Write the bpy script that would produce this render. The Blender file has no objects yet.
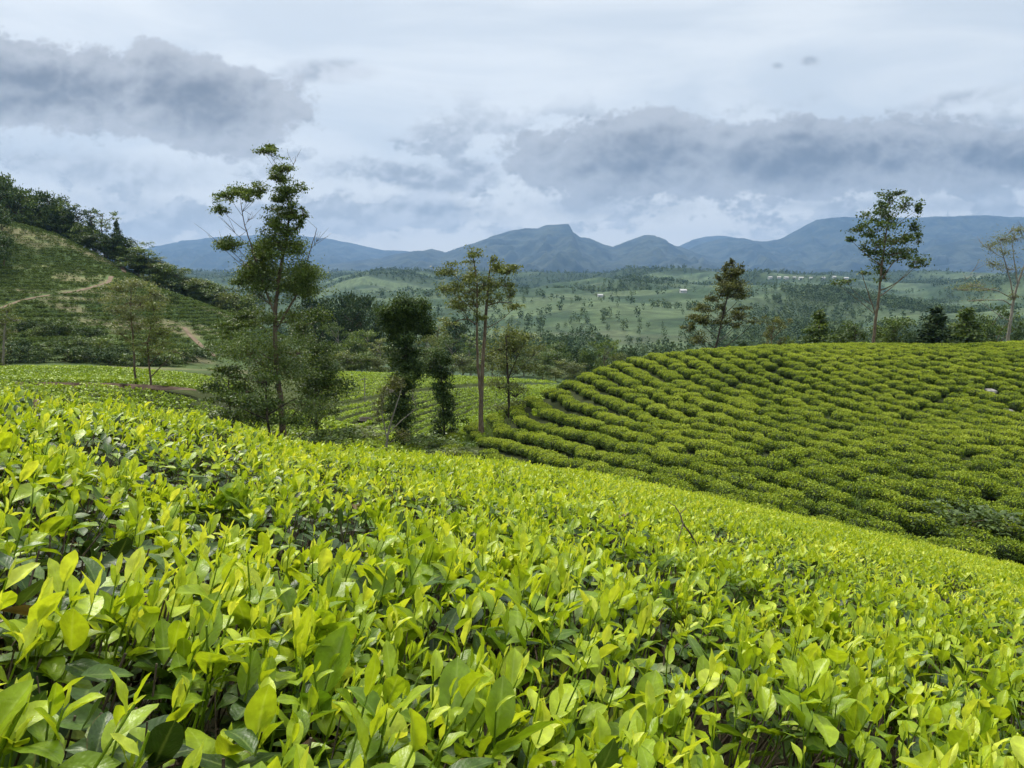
import bpy, math
import numpy as np

# ------------------------------------------------------------------ camera, sky, sun, exposure
SC = bpy.context.scene
COL = SC.collection
F = 740.0                                   # focal length in pixels of a 1024 wide picture
PITCH = math.atan(84 / F)
cam_data = bpy.data.cameras.new('camera'); cam = bpy.data.objects.new('camera', cam_data); COL.objects.link(cam)
cam_data.sensor_width = 36.0; cam_data.lens = 36.0 * F / 1024; cam_data.clip_start = 0.05; cam_data.clip_end = 60000
cam.location = (0, 0, 0); cam.rotation_euler = (math.pi / 2 - PITCH, 0, 0)
SC.camera = cam
SC.render.engine = 'CYCLES'
SC.cycles.use_denoising = True; SC.cycles.use_adaptive_sampling = True; SC.cycles.adaptive_threshold = 0.025
SC.cycles.max_bounces = 6; SC.cycles.diffuse_bounces = 3; SC.cycles.glossy_bounces = 2
SC.cycles.transmission_bounces = 3; SC.cycles.transparent_max_bounces = 4; SC.cycles.volume_bounces = 1
SC.cycles.sample_clamp_indirect = 4
SC.view_settings.view_transform = 'Standard'; SC.view_settings.look = 'None'
SC.view_settings.gamma = 1.0; SC.view_settings.use_curve_mapping = False
SC.view_settings.exposure = 0.58

SUN_EL, SUN_AZ = math.radians(52), math.radians(-38)      # azimuth from +y towards +x
sl = bpy.data.lights.new('sun', 'SUN'); sl.energy = 2.9; sl.angle = math.radians(12); sl.color = (1.0, 0.95, 0.84)
so = bpy.data.objects.new('sun', sl); COL.objects.link(so)
so.rotation_euler = (math.pi / 2 - SUN_EL, 0, math.pi - SUN_AZ)
so.location = (-40, 60, 90)

def ray(px, py):
    """direction (x, y=1, z) through a pixel"""
    u = (px - 512) / F; v = (384 - py) / F
    cy, sy = math.cos(PITCH), math.sin(PITCH)
    y = cy + v * sy; z = v * cy - sy
    return np.array([u / y, 1.0, z / y])
def W(px, py, d):
    return ray(px, py) * d

class NT:
    """small helper around a node tree"""
    def __init__(s, tree): s.t = tree; s.t.nodes.clear()
    def n(s, typ, **kw):
        nd = s.t.nodes.new(typ)
        for k, v in kw.items(): setattr(nd, k, v)
        return nd
    def put(s, sock, v):
        if isinstance(v, bpy.types.NodeSocket): s.t.links.new(v, sock)
        elif v is not None: sock.default_value = v
    def m(s, op, a, b=None, c=None, clamp=False):
        nd = s.n('ShaderNodeMath', operation=op, use_clamp=clamp)
        s.put(nd.inputs[0], a); s.put(nd.inputs[1], b); s.put(nd.inputs[2], c)
        return nd.outputs[0]
    def mix(s, f, a, b, mode='MIX'):
        nd = s.n('ShaderNodeMix', data_type='RGBA', blend_type=mode)
        s.put(nd.inputs[0], f)
        for i, v in ((6, a), (7, b)):
            s.put(nd.inputs[i], (*v, 1.0) if isinstance(v, tuple) and len(v) == 3 else v)
        return nd.outputs[2]
    def xyz(s, x, y, z):
        nd = s.n('ShaderNodeCombineXYZ')
        for i, v in enumerate((x, y, z)): s.put(nd.inputs[i], v)
        return nd.outputs[0]
    def noise(s, vec, scale, detail=4, rough=0.55, dist=0.0):
        nd = s.n('ShaderNodeTexNoise')
        if vec is not None: s.put(nd.inputs['Vector'], vec)
        nd.inputs['Scale'].default_value = scale; nd.inputs['Detail'].default_value = detail
        nd.inputs['Roughness'].default_value = rough; nd.inputs['Distortion'].default_value = dist
        return nd.outputs['Fac']
    def sstep(s, v, a, b, o0=0.0, o1=1.0):
        nd = s.n('ShaderNodeMapRange', interpolation_type='SMOOTHSTEP')
        s.put(nd.inputs[0], v)
        for i, q in enumerate((a, b, o0, o1)): s.put(nd.inputs[i + 1], q)
        return nd.outputs[0]

def build_world():
    w = bpy.data.worlds.new('World'); SC.world = w; w.use_nodes = True
    N = NT(w.node_tree)
    sky = N.n('ShaderNodeTexSky', sky_type='NISHITA', sun_disc=False, sun_elevation=SUN_EL, sun_rotation=SUN_AZ)
    sky.air_density = 1.0; sky.dust_density = 2.0
    tc = N.n('ShaderNodeTexCoord'); sp = N.n('ShaderNodeSeparateXYZ')
    N.put(sp.inputs[0], tc.outputs['Generated'])
    x, y, z = sp.outputs
    yy = N.m('MAXIMUM', N.m('ABSOLUTE', y), 0.08)
    a = N.m('DIVIDE', x, yy); e = N.m('DIVIDE', z, yy)
    # noises stretched a little sideways, as cloud decks are seen near the horizon
    def nz(ex, scale, detail, rough, off, de=0.0, da=0.0, dist=0.0):
        aa = N.m('ADD', a, da) if da else a; ee = N.m('ADD', e, de) if de else e
        return N.noise(N.xyz(aa, N.m('MULTIPLY', ee, ex), off), scale, detail, rough, dist)
    def billow(v): return N.m('ABSOLUTE', N.m('SUBTRACT', N.m('MULTIPLY', v, 2.0), 1.0))
    big = nz(1.5, 6.0, 5, .55, 0.0)
    b1 = billow(nz(1.35, 13, 3, .5, 2.2)); b2 = billow(nz(1.3, 34, 4, .55, 4.7))
    b1u = billow(nz(1.35, 13, 3, .5, 2.2, de=.010, da=-.006))
    puf = N.m('ADD', N.m('MULTIPLY', N.m('SUBTRACT', b1, .22), 1.3), N.m('MULTIPLY', N.m('SUBTRACT', b2, .22), 1.1))
    warp = N.m('ADD', N.m('MULTIPLY', N.m('SUBTRACT', big, .5), 2.3), N.m('MULTIPLY', puf, .62))
    streak = nz(4.2, 2.3, 5, .55, 7.1, dist=.6)
    def blob(px, py, rx, ry, soft=.5, tilt=0.0, wk=1.0):
        r = ray(px, py); a0, e0 = float(r[0]), float(r[2])
        d1 = N.m('SUBTRACT', a, a0); d2 = N.m('SUBTRACT', e, e0)
        d2 = N.m('ADD', d2, N.m('MULTIPLY', d1, tilt))
        d1 = N.m('DIVIDE', d1, rx / F); d2 = N.m('DIVIDE', d2, ry / F)
        d = N.m('SQRT', N.m('ADD', N.m('MULTIPLY', d1, d1), N.m('MULTIPLY', d2, d2)))
        v = N.m('ADD', N.m('SUBTRACT', 1.0, d), N.m('MULTIPLY', warp, wk))
        return v if soft is None else N.sstep(v, 0.0, soft)
    def mx(*v):
        q = v[0]
        for w_ in v[1:]: q = N.m('MAXIMUM', q, w_)
        return q
    dv = mx(blob(40, 86, 190, 52, None, .10, .55), blob(195, 97, 138, 54, None, .14, .5), blob(640, 160, 150, 54, None, .02, .55), blob(830, 158, 240, 48, None, -.02, .55), blob(1010, 160, 170, 38, None, .03, .55))
    dark = N.m('MULTIPLY', N.sstep(dv, 0.0, .17), .95); thick = N.sstep(dv, 0.0, 1.05)
    bandm = N.m('MULTIPLY', N.sstep(e, .05, .105), N.sstep(e, .29, .20))
    deck = N.m('ADD', nz(2.1, 7.0, 5, .55, 11.7), N.m('MULTIPLY', puf, .14))
    mid = mx(N.m('MULTIPLY', blob(325, 71, 66, 15, .7, -.02, .25), .75), N.m('MULTIPLY', N.m('MULTIPLY', bandm, N.sstep(deck, .47, .56)), .75),
             N.m('MULTIPLY', mx(blob(60, 165, 250, 30, .9, .12, .7), blob(200, 215, 230, 28, 1.0, .1, .7)), .72),
             N.m('MULTIPLY', mx(blob(400, 176, 130, 24, .5, .1, .8), blob(470, 170, 46, 20, .5, .2, .7), blob(430, 208, 130, 20, .8, .1, .7)), .9),
             N.m('MULTIPLY', mx(blob(620, 206, 150, 22, .8, 0, .7), blob(880, 205, 260, 12, .9, 0, .6)), .65),
             N.m('MULTIPLY', mx(blob(960, 98, 100, 12, .9, -.22, .5), blob(1010, 122, 90, 15, .9, 0.0, .5)), .65), N.m('MULTIPLY', mx(blob(810, 61, 14, 7, .7, 0, .25), blob(778, 66, 9, 5, .9, 0, .25)), .7))
    # thin high veil: pale blue to near white streaks
    veil = N.mix(N.sstep(streak, .34, .66), (0.535, 0.58, 0.615), (0.68, 0.705, 0.71))
    low = N.sstep(e, .05, .20)                       # creamy and brighter towards the horizon
    veil = N.mix(low, (1.0, 0.95, 0.85), veil)
    # billows: their upper sides catch light, the hollows between them and the bases are grey
    relief = N.m('ADD', N.m('MULTIPLY', N.m('SUBTRACT', b1, b1u), 1.6), N.m('ADD', N.m('MULTIPLY', N.m('SUBTRACT', big, .5), .7), N.m('MULTIPLY', puf, .20)))
    midcol = N.mix(N.sstep(relief, -.30, .40), (0.27, 0.285, 0.305), (0.56, 0.575, 0.59))
    shade = N.m('ADD', N.m('SUBTRACT', 1.0, thick), N.m('MULTIPLY', relief, .75))
    darkcol = N.mix(N.sstep(shade, -.15, 1.1), (0.105, 0.108, 0.114), (0.42, 0.425, 0.43))
    c = N.mix(mid, veil, midcol)
    c = N.mix(dark, c, darkcol)
    cloudy = N.m('MAXIMUM', dark, mid)
    # an overcast sky is brighter overhead
    zen = N.sstep(z, .36, .95, 1.0, 2.3)
    c = N.mix(1.0, c, N.xyz(zen, zen, zen), 'MULTIPLY')
    c10 = N.mix(1.0, c, (10.0, 10.0, 10.0), 'MULTIPLY')
    cov = N.m('MAXIMUM', N.m('MULTIPLY', cloudy, .97), .88)
    out = N.mix(cov, sky.outputs[0], c10)
    bg = N.n('ShaderNodeBackground'); N.put(bg.inputs[0], out); bg.inputs[1].default_value = 0.1
    wo = N.n('ShaderNodeOutputWorld'); N.put(wo.inputs[0], bg.outputs[0])
    w.cycles.sampling_method = 'MANUAL'; w.cycles.sample_map_resolution = 512
build_world()

# ------------------------------------------------------------------ helpers
RNG = np.random.default_rng(7)
def sm(a, b, x):
    t = np.clip((x - a) / (b - a), 0, 1); return t * t * (3 - 2 * t)

def vnoise(x, y, seed=0):
    xi = np.floor(x).astype(np.int64); yi = np.floor(y).astype(np.int64); fx = x - xi; fy = y - yi
    def h(i, j):
        n = (i * 374761393 + j * 668265263 + seed * 1442695041) & 0xffffffff
        n = ((n ^ (n >> 13)) * 1274126177) & 0xffffffff
        return ((n ^ (n >> 16)) & 0xffff) / 65535.0
    u = fx * fx * (3 - 2 * fx); v = fy * fy * (3 - 2 * fy)
    return (h(xi, yi) * (1 - u) + h(xi + 1, yi) * u) * (1 - v) + (h(xi, yi + 1) * (1 - u) + h(xi + 1, yi + 1) * u) * v
def fbm(x, y, seed=0, o=5):
    s = 0; a = .5; t = 0
    for k in range(o):
        s = s + a * vnoise(x * 2 ** k, y * 2 ** k, seed + k); t += a; a *= .5
    return s / t

class Acc:
    """collects vertices, quads/tris and one colour attribute; build() links them as ONE mesh object"""
    def __init__(s): s.v = []; s.f = []; s.fm = []; s.c = []; s.nv = 0; s.sm = []
    def add(s, v, f, c=None, mat=0, smooth=True):
        v = np.asarray(v, float).reshape(-1, 3); f = np.asarray(f, int)
        if len(v) == 0 or len(f) == 0: return
        s.v.append(v); s.f.append(f + s.nv); s.fm.append(np.full(len(f), mat)); s.sm.append(np.full(len(f), smooth))
        if c is None: c = np.full((len(v), 4), .5)
        s.c.append(np.asarray(c, float).reshape(-1, 4)); s.nv += len(v)
    def mesh(s, name, mats):
        me = bpy.data.meshes.new(name)
        v = np.concatenate(s.v); loops = np.concatenate([f.ravel() for f in s.f])
        tot = np.concatenate([np.full(len(f), f.shape[1]) for f in s.f])
        start = np.concatenate([[0], np.cumsum(tot)[:-1]])
        me.vertices.add(len(v)); me.vertices.foreach_set('co', v.astype(np.float32).ravel())
        me.loops.add(len(loops)); me.loops.foreach_set('vertex_index', loops.astype(np.int32))
        me.polygons.add(len(tot)); me.polygons.foreach_set('loop_start', start.astype(np.int32))
        me.polygons.foreach_set('material_index', np.concatenate(s.fm).astype(np.int32))
        me.polygons.foreach_set('use_smooth', np.concatenate(s.sm).astype(bool))
        at = me.attributes.new('tint', 'FLOAT_COLOR', 'POINT')
        at.data.foreach_set('color', np.concatenate(s.c).astype(np.float32).ravel())
        me.update(calc_edges=True)
        for m in (mats if isinstance(mats, (list, tuple)) else [mats]): me.materials.append(m)
        return me
    def build(s, name, mats, parent=None):
        o = bpy.data.objects.new(name, s.mesh(name, mats)); COL.objects.link(o)
        if parent is not None: o.parent = parent
        return o

def tag(o, label=None, cat=None, group=None, kind=None):
    if label: o['label'] = label
    if cat: o['category'] = cat
    if group: o['group'] = group
    if kind: o['kind'] = kind
    return o
def thing(name, label, cat, loc, group=None, rz=0.0):
    o = bpy.data.objects.new(name, None); COL.objects.link(o); o.empty_display_size = .2
    o.location = loc; o.rotation_euler = (0, 0, rz)
    return tag(o, label, cat, group)
def copy_tree(o, parent=None):
    c = o.copy(); COL.objects.link(c)
    if parent is not None: c.parent = parent
    for ch in list(o.children): copy_tree(ch, c)
    return c
def put_mesh(name, me, parent=None):
    o = bpy.data.objects.new(name, me); COL.objects.link(o)
    if parent is not None: o.parent = parent
    return o

def tube(acc, pts, rad, seg=6, mat=0, var=.5):
    pts = np.asarray(pts, float); n = len(pts); rad = np.broadcast_to(rad, n)
    d = np.gradient(pts, axis=0); d /= np.linalg.norm(d, axis=1)[:, None] + 1e-9
    ref = np.where(np.abs(d[:, 2:3]) > .9, [[1., 0, 0]], [[0, 0, 1.]])
    a = np.cross(d, ref); a /= np.linalg.norm(a, axis=1)[:, None] + 1e-9; b = np.cross(d, a)
    th = np.arange(seg) * 2 * np.pi / seg
    ring = pts[:, None] + rad[:, None, None] * (np.cos(th)[None, :, None] * a[:, None] + np.sin(th)[None, :, None] * b[:, None])
    i = np.arange(n - 1)[:, None] * seg; j = np.arange(seg)[None]; k = (j + 1) % seg
    f = np.stack([i + j, i + k, i + seg + k, i + seg + j], -1).reshape(-1, 4)
    v = ring.reshape(-1, 3)
    acc.add(v, f, np.full((len(v), 4), var), mat)
    acc.add(np.concatenate([ring[-1], pts[-1:]]), np.stack([np.arange(seg), (np.arange(seg) + 1) % seg, np.full(seg, seg)], -1), np.full((seg + 1, 4), var), mat)

def unit(v): return v / (np.linalg.norm(v, axis=-1, keepdims=True) + 1e-9)

def blades(acc, P, D, U, L, Wd, curl, fold, na=2, nl=5, var=None, mat=0, wav=0.0, rng=RNG, widest=.45):
    """leaf blades: P base, D direction, U the upper side, curl bends along the length, fold is the V of the midrib"""
    n = len(P)
    if n == 0: return
    D = unit(D); S = unit(np.cross(D, U)); Nn = np.cross(S, D)
    L = np.broadcast_to(L, n); Wd = np.broadcast_to(Wd, n); curl = np.broadcast_to(curl, n); fold = np.broadcast_to(fold, n)
    t = np.linspace(0, 1, nl + 1) ** (1 if nl < 5 else .93); s = np.linspace(-1, 1, 2 * na + 1)
    p = math.log(.5) / math.log(widest)
    w = np.sin(np.pi * t ** p) ** (.66 if nl > 3 else .8); w[0] = .09; w[-1] = .03
    th = curl[:, None] * t[None]
    dt = 1.0 / nl
    al = np.concatenate([np.zeros((n, 1)), np.cumsum(np.cos((th[:, 1:] + th[:, :-1]) / 2) * dt, 1)], 1) * L[:, None]
    dr = np.concatenate([np.zeros((n, 1)), np.cumsum(np.sin((th[:, 1:] + th[:, :-1]) / 2) * dt, 1)], 1) * L[:, None]
    ctr = P[:, None] + D[:, None] * al[..., None] - Nn[:, None] * dr[..., None]
    nrm = Nn[:, None] * np.cos(th)[..., None] + D[:, None] * np.sin(th)[..., None]
    half = (Wd[:, None] * .5 * w[None])[:, :, None] * s[None, None]
    lift = np.abs(half) * fold[:, None, None]
    if wav:
        ph = rng.uniform(0, 6.28, n)[:, None, None]
        lift = lift + wav * L[:, None, None] * np.sin(t[None, :, None] * 11 + ph + s[None, None] * 1.7) * np.abs(s)[None, None] * w[None, :, None]
    v = ctr[:, :, None] + S[:, None, None] * half[..., None] + nrm[:, :, None] * lift[..., None]
    if var is None: var = rng.random(n)
    c = np.empty((n, nl + 1, 2 * na + 1, 4)); c[..., 0] = var[:, None, None]; c[..., 1] = np.abs(s)[None, None]; c[..., 2] = t[None, :, None]; c[..., 3] = rng.random(n)[:, None, None]
    ns = 2 * na + 1
    i = np.arange(nl)[:, None] * ns; j = np.arange(2 * na)[None]
    f = np.stack([i + j, i + j + 1, i + ns + j + 1, i + ns + j], -1).reshape(-1, 4)
    per = (nl + 1) * ns
    f = (f[None] + (np.arange(n) * per)[:, None, None]).reshape(-1, 4)
    acc.add(v.reshape(-1, 3), f, c.reshape(-1, 4), mat)

def rhombs(acc, P, size, rng, up=.35, asp=.5, mat=0, var=None, droop=0.0):
    """small single leaves or leaf sprays as rhombic faces"""
    n = len(P)
    if n == 0: return
    D = unit(rng.normal(size=(n, 3)) + [0, 0, -droop]); U = unit(rng.normal(size=(n, 3)) + [0, 0, up * 3])
    S = unit(np.cross(D, U)); s = size * rng.uniform(.6, 1.35, n)
    v = np.stack([P - D * s[:, None] * .5, P + S * (s * asp * .5)[:, None], P + D * s[:, None] * .5, P - S * (s * asp * .5)[:, None]], 1)
    if var is None: var = rng.random(n)
    c = np.empty((n, 4, 4)); c[..., 0] = var[:, None]; c[..., 1] = .5; c[..., 2] = .5; c[..., 3] = rng.random(n)[:, None]
    acc.add(v.reshape(-1, 3), np.arange(n * 4).reshape(-1, 4), c.reshape(-1, 4), mat, False)

# ------------------------------------------------------------------ materials
def leaf_mat(name, stops, trans=.35, rough=.45, spec=.4, rib=0.0, hue_obj=.0, tcol=1.0, patch=None):
    m = bpy.data.materials.new(name); m.use_nodes = True; N = NT(m.node_tree)
    at = N.n('ShaderNodeAttribute', attribute_name='tint'); sp = N.n('ShaderNodeSeparateColor'); N.put(sp.inputs[0], at.outputs['Color'])
    cr = N.n('ShaderNodeValToRGB'); el = cr.color_ramp.elements
    while len(el) < len(stops): el.new(.5)
    for q, (p, c) in zip(el, stops): q.position = p; q.color = (*c, 1)
    v = sp.outputs[0]
    geo = N.n('ShaderNodeNewGeometry')
    if hue_obj:
        oi = N.n('ShaderNodeObjectInfo')
        v = N.m('ADD', v, N.m('MULTIPLY', N.m('SUBTRACT', oi.outputs['Random'], .5), hue_obj))
    if patch:
        v = N.m('ADD', v, N.m('MULTIPLY', N.m('SUBTRACT', N.noise(geo.outputs['Position'], patch[0], 3), .5), patch[1]))
    N.put(cr.inputs[0], v); col = cr.outputs[0]
    if rib:
        tn = N.n('ShaderNodeTexCoord')
        blot = N.noise(tn.outputs['Object'], 60, 3)
        f = N.sstep(blot, .35, .7, .82, 1.12)
        col = N.mix(1.0, col, N.xyz(f, f, f), 'MULTIPLY')
        vein = N.sstep(sp.outputs[1], 0.0, .16, rib, 0.0)
        col = N.mix(vein, col, N.mix(.5, col, (.62, .74, .22)))
        # browned, bitten margins on some leaves
        edge = N.m('MULTIPLY', N.m('MULTIPLY', N.sstep(sp.outputs[1], .82, 1.0), N.sstep(al_out(N, at), .72, .9)), N.sstep(blot, .45, .6))
        col = N.mix(N.m('MULTIPLY', edge, .7), col, (.16, .10, .03))
    p = N.n('ShaderNodeBsdfPrincipled'); N.put(p.inputs['Base Color'], col)
    p.inputs['Roughness'].default_value = rough; p.inputs['Specular IOR Level'].default_value = spec
    if rib:
        b = N.n('ShaderNodeBump'); b.inputs['Strength'].default_value = .28; b.inputs['Distance'].default_value = .006
        tn2 = N.n('ShaderNodeTexCoord'); vn = N.m('SINE', N.m('MULTIPLY', N.m('SUBTRACT', N.m('MULTIPLY', sp.outputs[2], 9.0), N.m('MULTIPLY', sp.outputs[1], 2.6)), 6.283)); N.put(b.inputs['Height'], N.m('ADD', N.noise(tn2.outputs['Object'], 90, 3), N.m('MULTIPLY', vn, .035))); N.put(p.inputs['Normal'], b.outputs[0])
    tr = N.n('ShaderNodeBsdfTranslucent')
    N.put(tr.inputs[0], N.mix(1.0, col, (1.25 * tcol, 1.15 * tcol, .55 * tcol), 'MULTIPLY'))
    ms = N.n('ShaderNodeMixShader'); ms.inputs[0].default_value = trans
    N.put(ms.inputs[1], p.outputs[0]); N.put(ms.inputs[2], tr.outputs[0])
    o = N.n('ShaderNodeOutputMaterial'); N.put(o.inputs[0], ms.outputs[0])
    return m
def al_out(N, at): return at.outputs['Alpha']

def plain_mat(name, c0, c1, scale=6.0, rough=.85, bump=0.0, spec=.25, coords='Object', stretch=(1, 1, 1)):
    m = bpy.data.materials.new(name); m.use_nodes = True; N = NT(m.node_tree)
    tc = N.n('ShaderNodeTexCoord'); mp = N.n('ShaderNodeMapping'); N.put(mp.inputs[0], tc.outputs[coords]); mp.inputs['Scale'].default_value = stretch
    f = N.noise(mp.outputs[0], scale, 6, .6)
    p = N.n('ShaderNodeBsdfPrincipled'); N.put(p.inputs['Base Color'], N.mix(N.sstep(f, .3, .7), c0, c1))
    p.inputs['Roughness'].default_value = rough; p.inputs['Specular IOR Level'].default_value = spec
    if bump:
        b = N.n('ShaderNodeBump'); b.inputs['Strength'].default_value = .6; b.inputs['Distance'].default_value = bump; N.put(b.inputs['Height'], f); N.put(p.inputs['Normal'], b.outputs[0])
    o = N.n('ShaderNodeOutputMaterial'); N.put(o.inputs[0], p.outputs[0])
    return m

M = {}
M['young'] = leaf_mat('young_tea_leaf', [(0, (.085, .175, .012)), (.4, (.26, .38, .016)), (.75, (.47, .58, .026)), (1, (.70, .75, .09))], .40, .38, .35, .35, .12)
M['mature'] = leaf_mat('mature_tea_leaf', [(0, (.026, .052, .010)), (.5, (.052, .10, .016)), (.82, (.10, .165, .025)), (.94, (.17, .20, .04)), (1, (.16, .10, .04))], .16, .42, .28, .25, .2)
M['twig'] = plain_mat('tea_twig', (.045, .032, .022), (.13, .10, .065), 40, .9)
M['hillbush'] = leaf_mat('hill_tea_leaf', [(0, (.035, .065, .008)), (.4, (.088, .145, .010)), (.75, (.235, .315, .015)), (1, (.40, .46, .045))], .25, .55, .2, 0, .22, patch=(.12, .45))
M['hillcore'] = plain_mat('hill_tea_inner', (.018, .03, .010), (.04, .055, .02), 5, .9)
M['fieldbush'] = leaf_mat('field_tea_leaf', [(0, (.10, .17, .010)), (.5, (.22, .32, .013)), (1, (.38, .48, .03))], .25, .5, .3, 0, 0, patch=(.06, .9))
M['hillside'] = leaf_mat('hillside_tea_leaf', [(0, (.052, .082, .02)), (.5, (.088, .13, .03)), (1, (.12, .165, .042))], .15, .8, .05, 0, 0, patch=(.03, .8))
M['tree_green'] = leaf_mat('tree_leaf_green', [(0, (.04, .07, .015)), (.5, (.10, .155, .028)), (1, (.20, .26, .045))], .25, .5, .35, 0, .3)
M['tree_olive'] = leaf_mat('tree_leaf_olive', [(0, (.065, .09, .026)), (.5, (.15, .185, .045)), (1, (.26, .29, .08))], .3, .5, .35, 0, .3)
M['tree_dark'] = leaf_mat('tree_leaf_dark', [(0, (.022, .042, .012)), (.5, (.060, .102, .025)), (1, (.15, .20, .045))], .15, .6, .15, 0, .3)
M['tree_pale'] = leaf_mat('tree_leaf_pale', [(0, (.11, .13, .06)), (.5, (.19, .22, .10)), (1, (.28, .31, .15))], .35, .5, .3, 0, .2)
M['tree_bronze'] = leaf_mat('tree_leaf_bronze', [(0, (.055, .062, .02)), (.5, (.125, .138, .035)), (1, (.21, .225, .055))], .25, .55, .3, 0, .1)
M['far_tree'] = leaf_mat('far_tree_leaf', [(0, (.024, .046, .018)), (.5, (.05, .082, .028)), (1, (.11, .15, .055))], .1, .7, .1, 0, .25)
M['far_wood'] = leaf_mat('far_wood_leaf', [(0, (.05, .085, .042)), (.5, (.085, .125, .058)), (1, (.15, .19, .085))], .1, .8, .05)  # haze put into the colour: paler and bluer than the nearer tree leaves
M['bark'] = plain_mat('bark_brown', (.07, .05, .032), (.19, .145, .095), 8, .95, .02, .2, stretch=(1, 1, .25))
M['bark_pale'] = plain_mat('bark_grey', (.14, .125, .10), (.30, .27, .22), 8, .95, .02, .2, stretch=(1, 1, .25))
M['bark_dark'] = plain_mat('bark_dark', (.03, .024, .018), (.085, .07, .05), 8, .95, .02, .2, stretch=(1, 1, .25))
M['soil'] = plain_mat('red_soil', (.06, .040, .026), (.15, .105, .07), .9, .95, .1, .1)
M['path'] = plain_mat('path_soil', (.12, .088, .055), (.21, .155, .105), .4, .95, .05, .1)
M['rock'] = plain_mat('grey_rock', (.18, .165, .15), (.38, .355, .32), 2.5, .9, .05, .2)
M['white'] = plain_mat('white_render', (.42, .42, .40), (.58, .58, .55), .5, .7)
M['roof'] = plain_mat('tin_roof', (.42, .40, .38), (.6, .58, .56), .5, .6)
M['dark'] = plain_mat('dark_opening', (.03, .035, .04), (.05, .055, .06), 1, .4)
M['metal'] = plain_mat('galvanised_steel', (.30, .31, .32), (.42, .43, .44), .1, .5)

# ------------------------------------------------------------------ terrain
CAN_H = 0.82                                   # plucking table height above the soil
def roll_start(X, Y):
    az = X / np.maximum(Y, .5)
    return np.interp(az, [-.9, -.6, -.4, -.2, 0, .2, .5, .9], [3.3, 3.4, 5.4, 7.2, 10, 13, 15, 16])
def canopy(X, Y):
    X = np.asarray(X, float); Y = np.asarray(Y, float)
    z = -.35 - .225 * np.maximum(Y, -2) - (.23 * X - .05 * (np.sqrt(X * X + 1) - 1))
    r0 = roll_start(X, Y)
    d = np.maximum(Y - r0, 0)
    z = z + np.maximum(Y, 0) * np.interp(X / np.maximum(Y, .6), [-.6, -.42, -.29, -.08, 0, .12, .39, .69, .9], [0, .008, 0, .024, .032, .036, .024, .008, 0])
    return z - .045 * d * d + .03 * (fbm(X * .5 + 9, Y * .5, 3, 2) - .5)

def _controls():
    P = []
    A = lambda px, py, d: P.append(W(px, py, d))
    for q in ((450, 449, 62), (500, 415, 66), (480, 440, 57), (550, 388, 70), (560, 440, 47), (600, 465, 38), (600, 365, 74), (600, 400, 58), (600, 435, 46),
              (640, 353, 76), (650, 400, 55), (650, 450, 40), (680, 485, 32), (700, 348, 78), (700, 400, 55), (760, 344, 80), (760, 400, 54), (760, 450, 39), (760, 500, 29),
              (850, 342, 82), (850, 400, 54), (850, 450, 39), (850, 500, 30), (850, 535, 25.5), (1024, 340, 84), (1000, 400, 54), (1000, 450, 39), (1000, 500, 30), (1000, 550, 24),
              (1200, 342, 84), (1200, 450, 39), (1200, 570, 23), (700, 520, 27), (500, 480, 42), (450, 475, 45)): A(*q)
    for p in P: p[2] -= .78
    for px in (620, 760, 900, 1060, 1250):
        for d, z in ((105, -11), (150, -22), (220, -27), (300, -30)):
            r = ray(px, 300); P.append(np.array([r[0] * d, d, z]))
    for px in (520, 570):
        for d, z in ((84, -13), (110, -13.5), (150, -15), (220, -22), (300, -27)):
            r = ray(px, 300); P.append(np.array([r[0] * d, d, z]))
    # bright fields on the valley floor
    for q in ((330, 374, 122), (350, 402, 95), (340, 432, 75), (400, 376, 122), (400, 400, 96), (460, 380, 124), (460, 420, 88), (420, 440, 74), (330, 425, 62), (300, 385, 105), (400, 450, 58)): A(*q)
    for px in (280, 360, 450):
        for d, z in ((150, -16), (210, -20), (300, -25)):
            r = ray(px, 300); P.append(np.array([r[0] * d, d, z]))
    # small field with the bank at its near edge
    for q in ((0, 372, 78), (100, 371, 82), (200, 379, 86), (0, 384, 60), (100, 385, 59), (200, 387, 60), (-100, 372, 76), (-100, 384, 60), (240, 432, 50), (270, 430, 56)): A(*q)
    # hill on the left
    for q in ((0, 364, 110), (100, 362, 116), (200, 356, 132), (240, 348, 150), (0, 300, 160), (100, 300, 166), (200, 320, 172), (0, 252, 206), (50, 240, 222),
              (-20, 214, 244), (35, 226, 244), (60, 236, 238), (100, 256, 228), (150, 284, 218), (200, 303, 208), (240, 318, 202), (275, 332, 194),
              (-200, 190, 250), (-200, 300, 160), (-200, 362, 105), (-350, 170, 250), (-350, 350, 110)): A(*q)
    for px, z in ((-300, 30), (-100, 20), (60, 6), (150, -8), (230, -18)):
        r = ray(px, 300); P.append(np.array([r[0] * 310, 310, z]))
    # the dip behind the near tea
    for az in (-.8, -.5, -.25, 0, .25, .5, .8):
        r0 = float(roll_start(np.array(az * 10), np.array(10.)))
        for d in (r0, r0 + 3): P.append(np.array([az * d, d, float(canopy(az * d, d)) - CAN_H]))
    for px, d, z in ((0, 14, -4.2), (0, 30, -7.2), (0, 45, -7.4), (150, 14, -4.8), (150, 32, -8.6), (150, 46, -8.2), (300, 20, -7.2), (300, 40, -10.2), (420, 28, -9), (512, 26, -8.2), (640, 25, -8.6), (-150, 15, -3.5), (-150, 35, -7)):
        r = ray(px, 300); P.append(np.array([r[0] * d, d, z]))
    return np.array(P)
CP = _controls()
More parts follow.
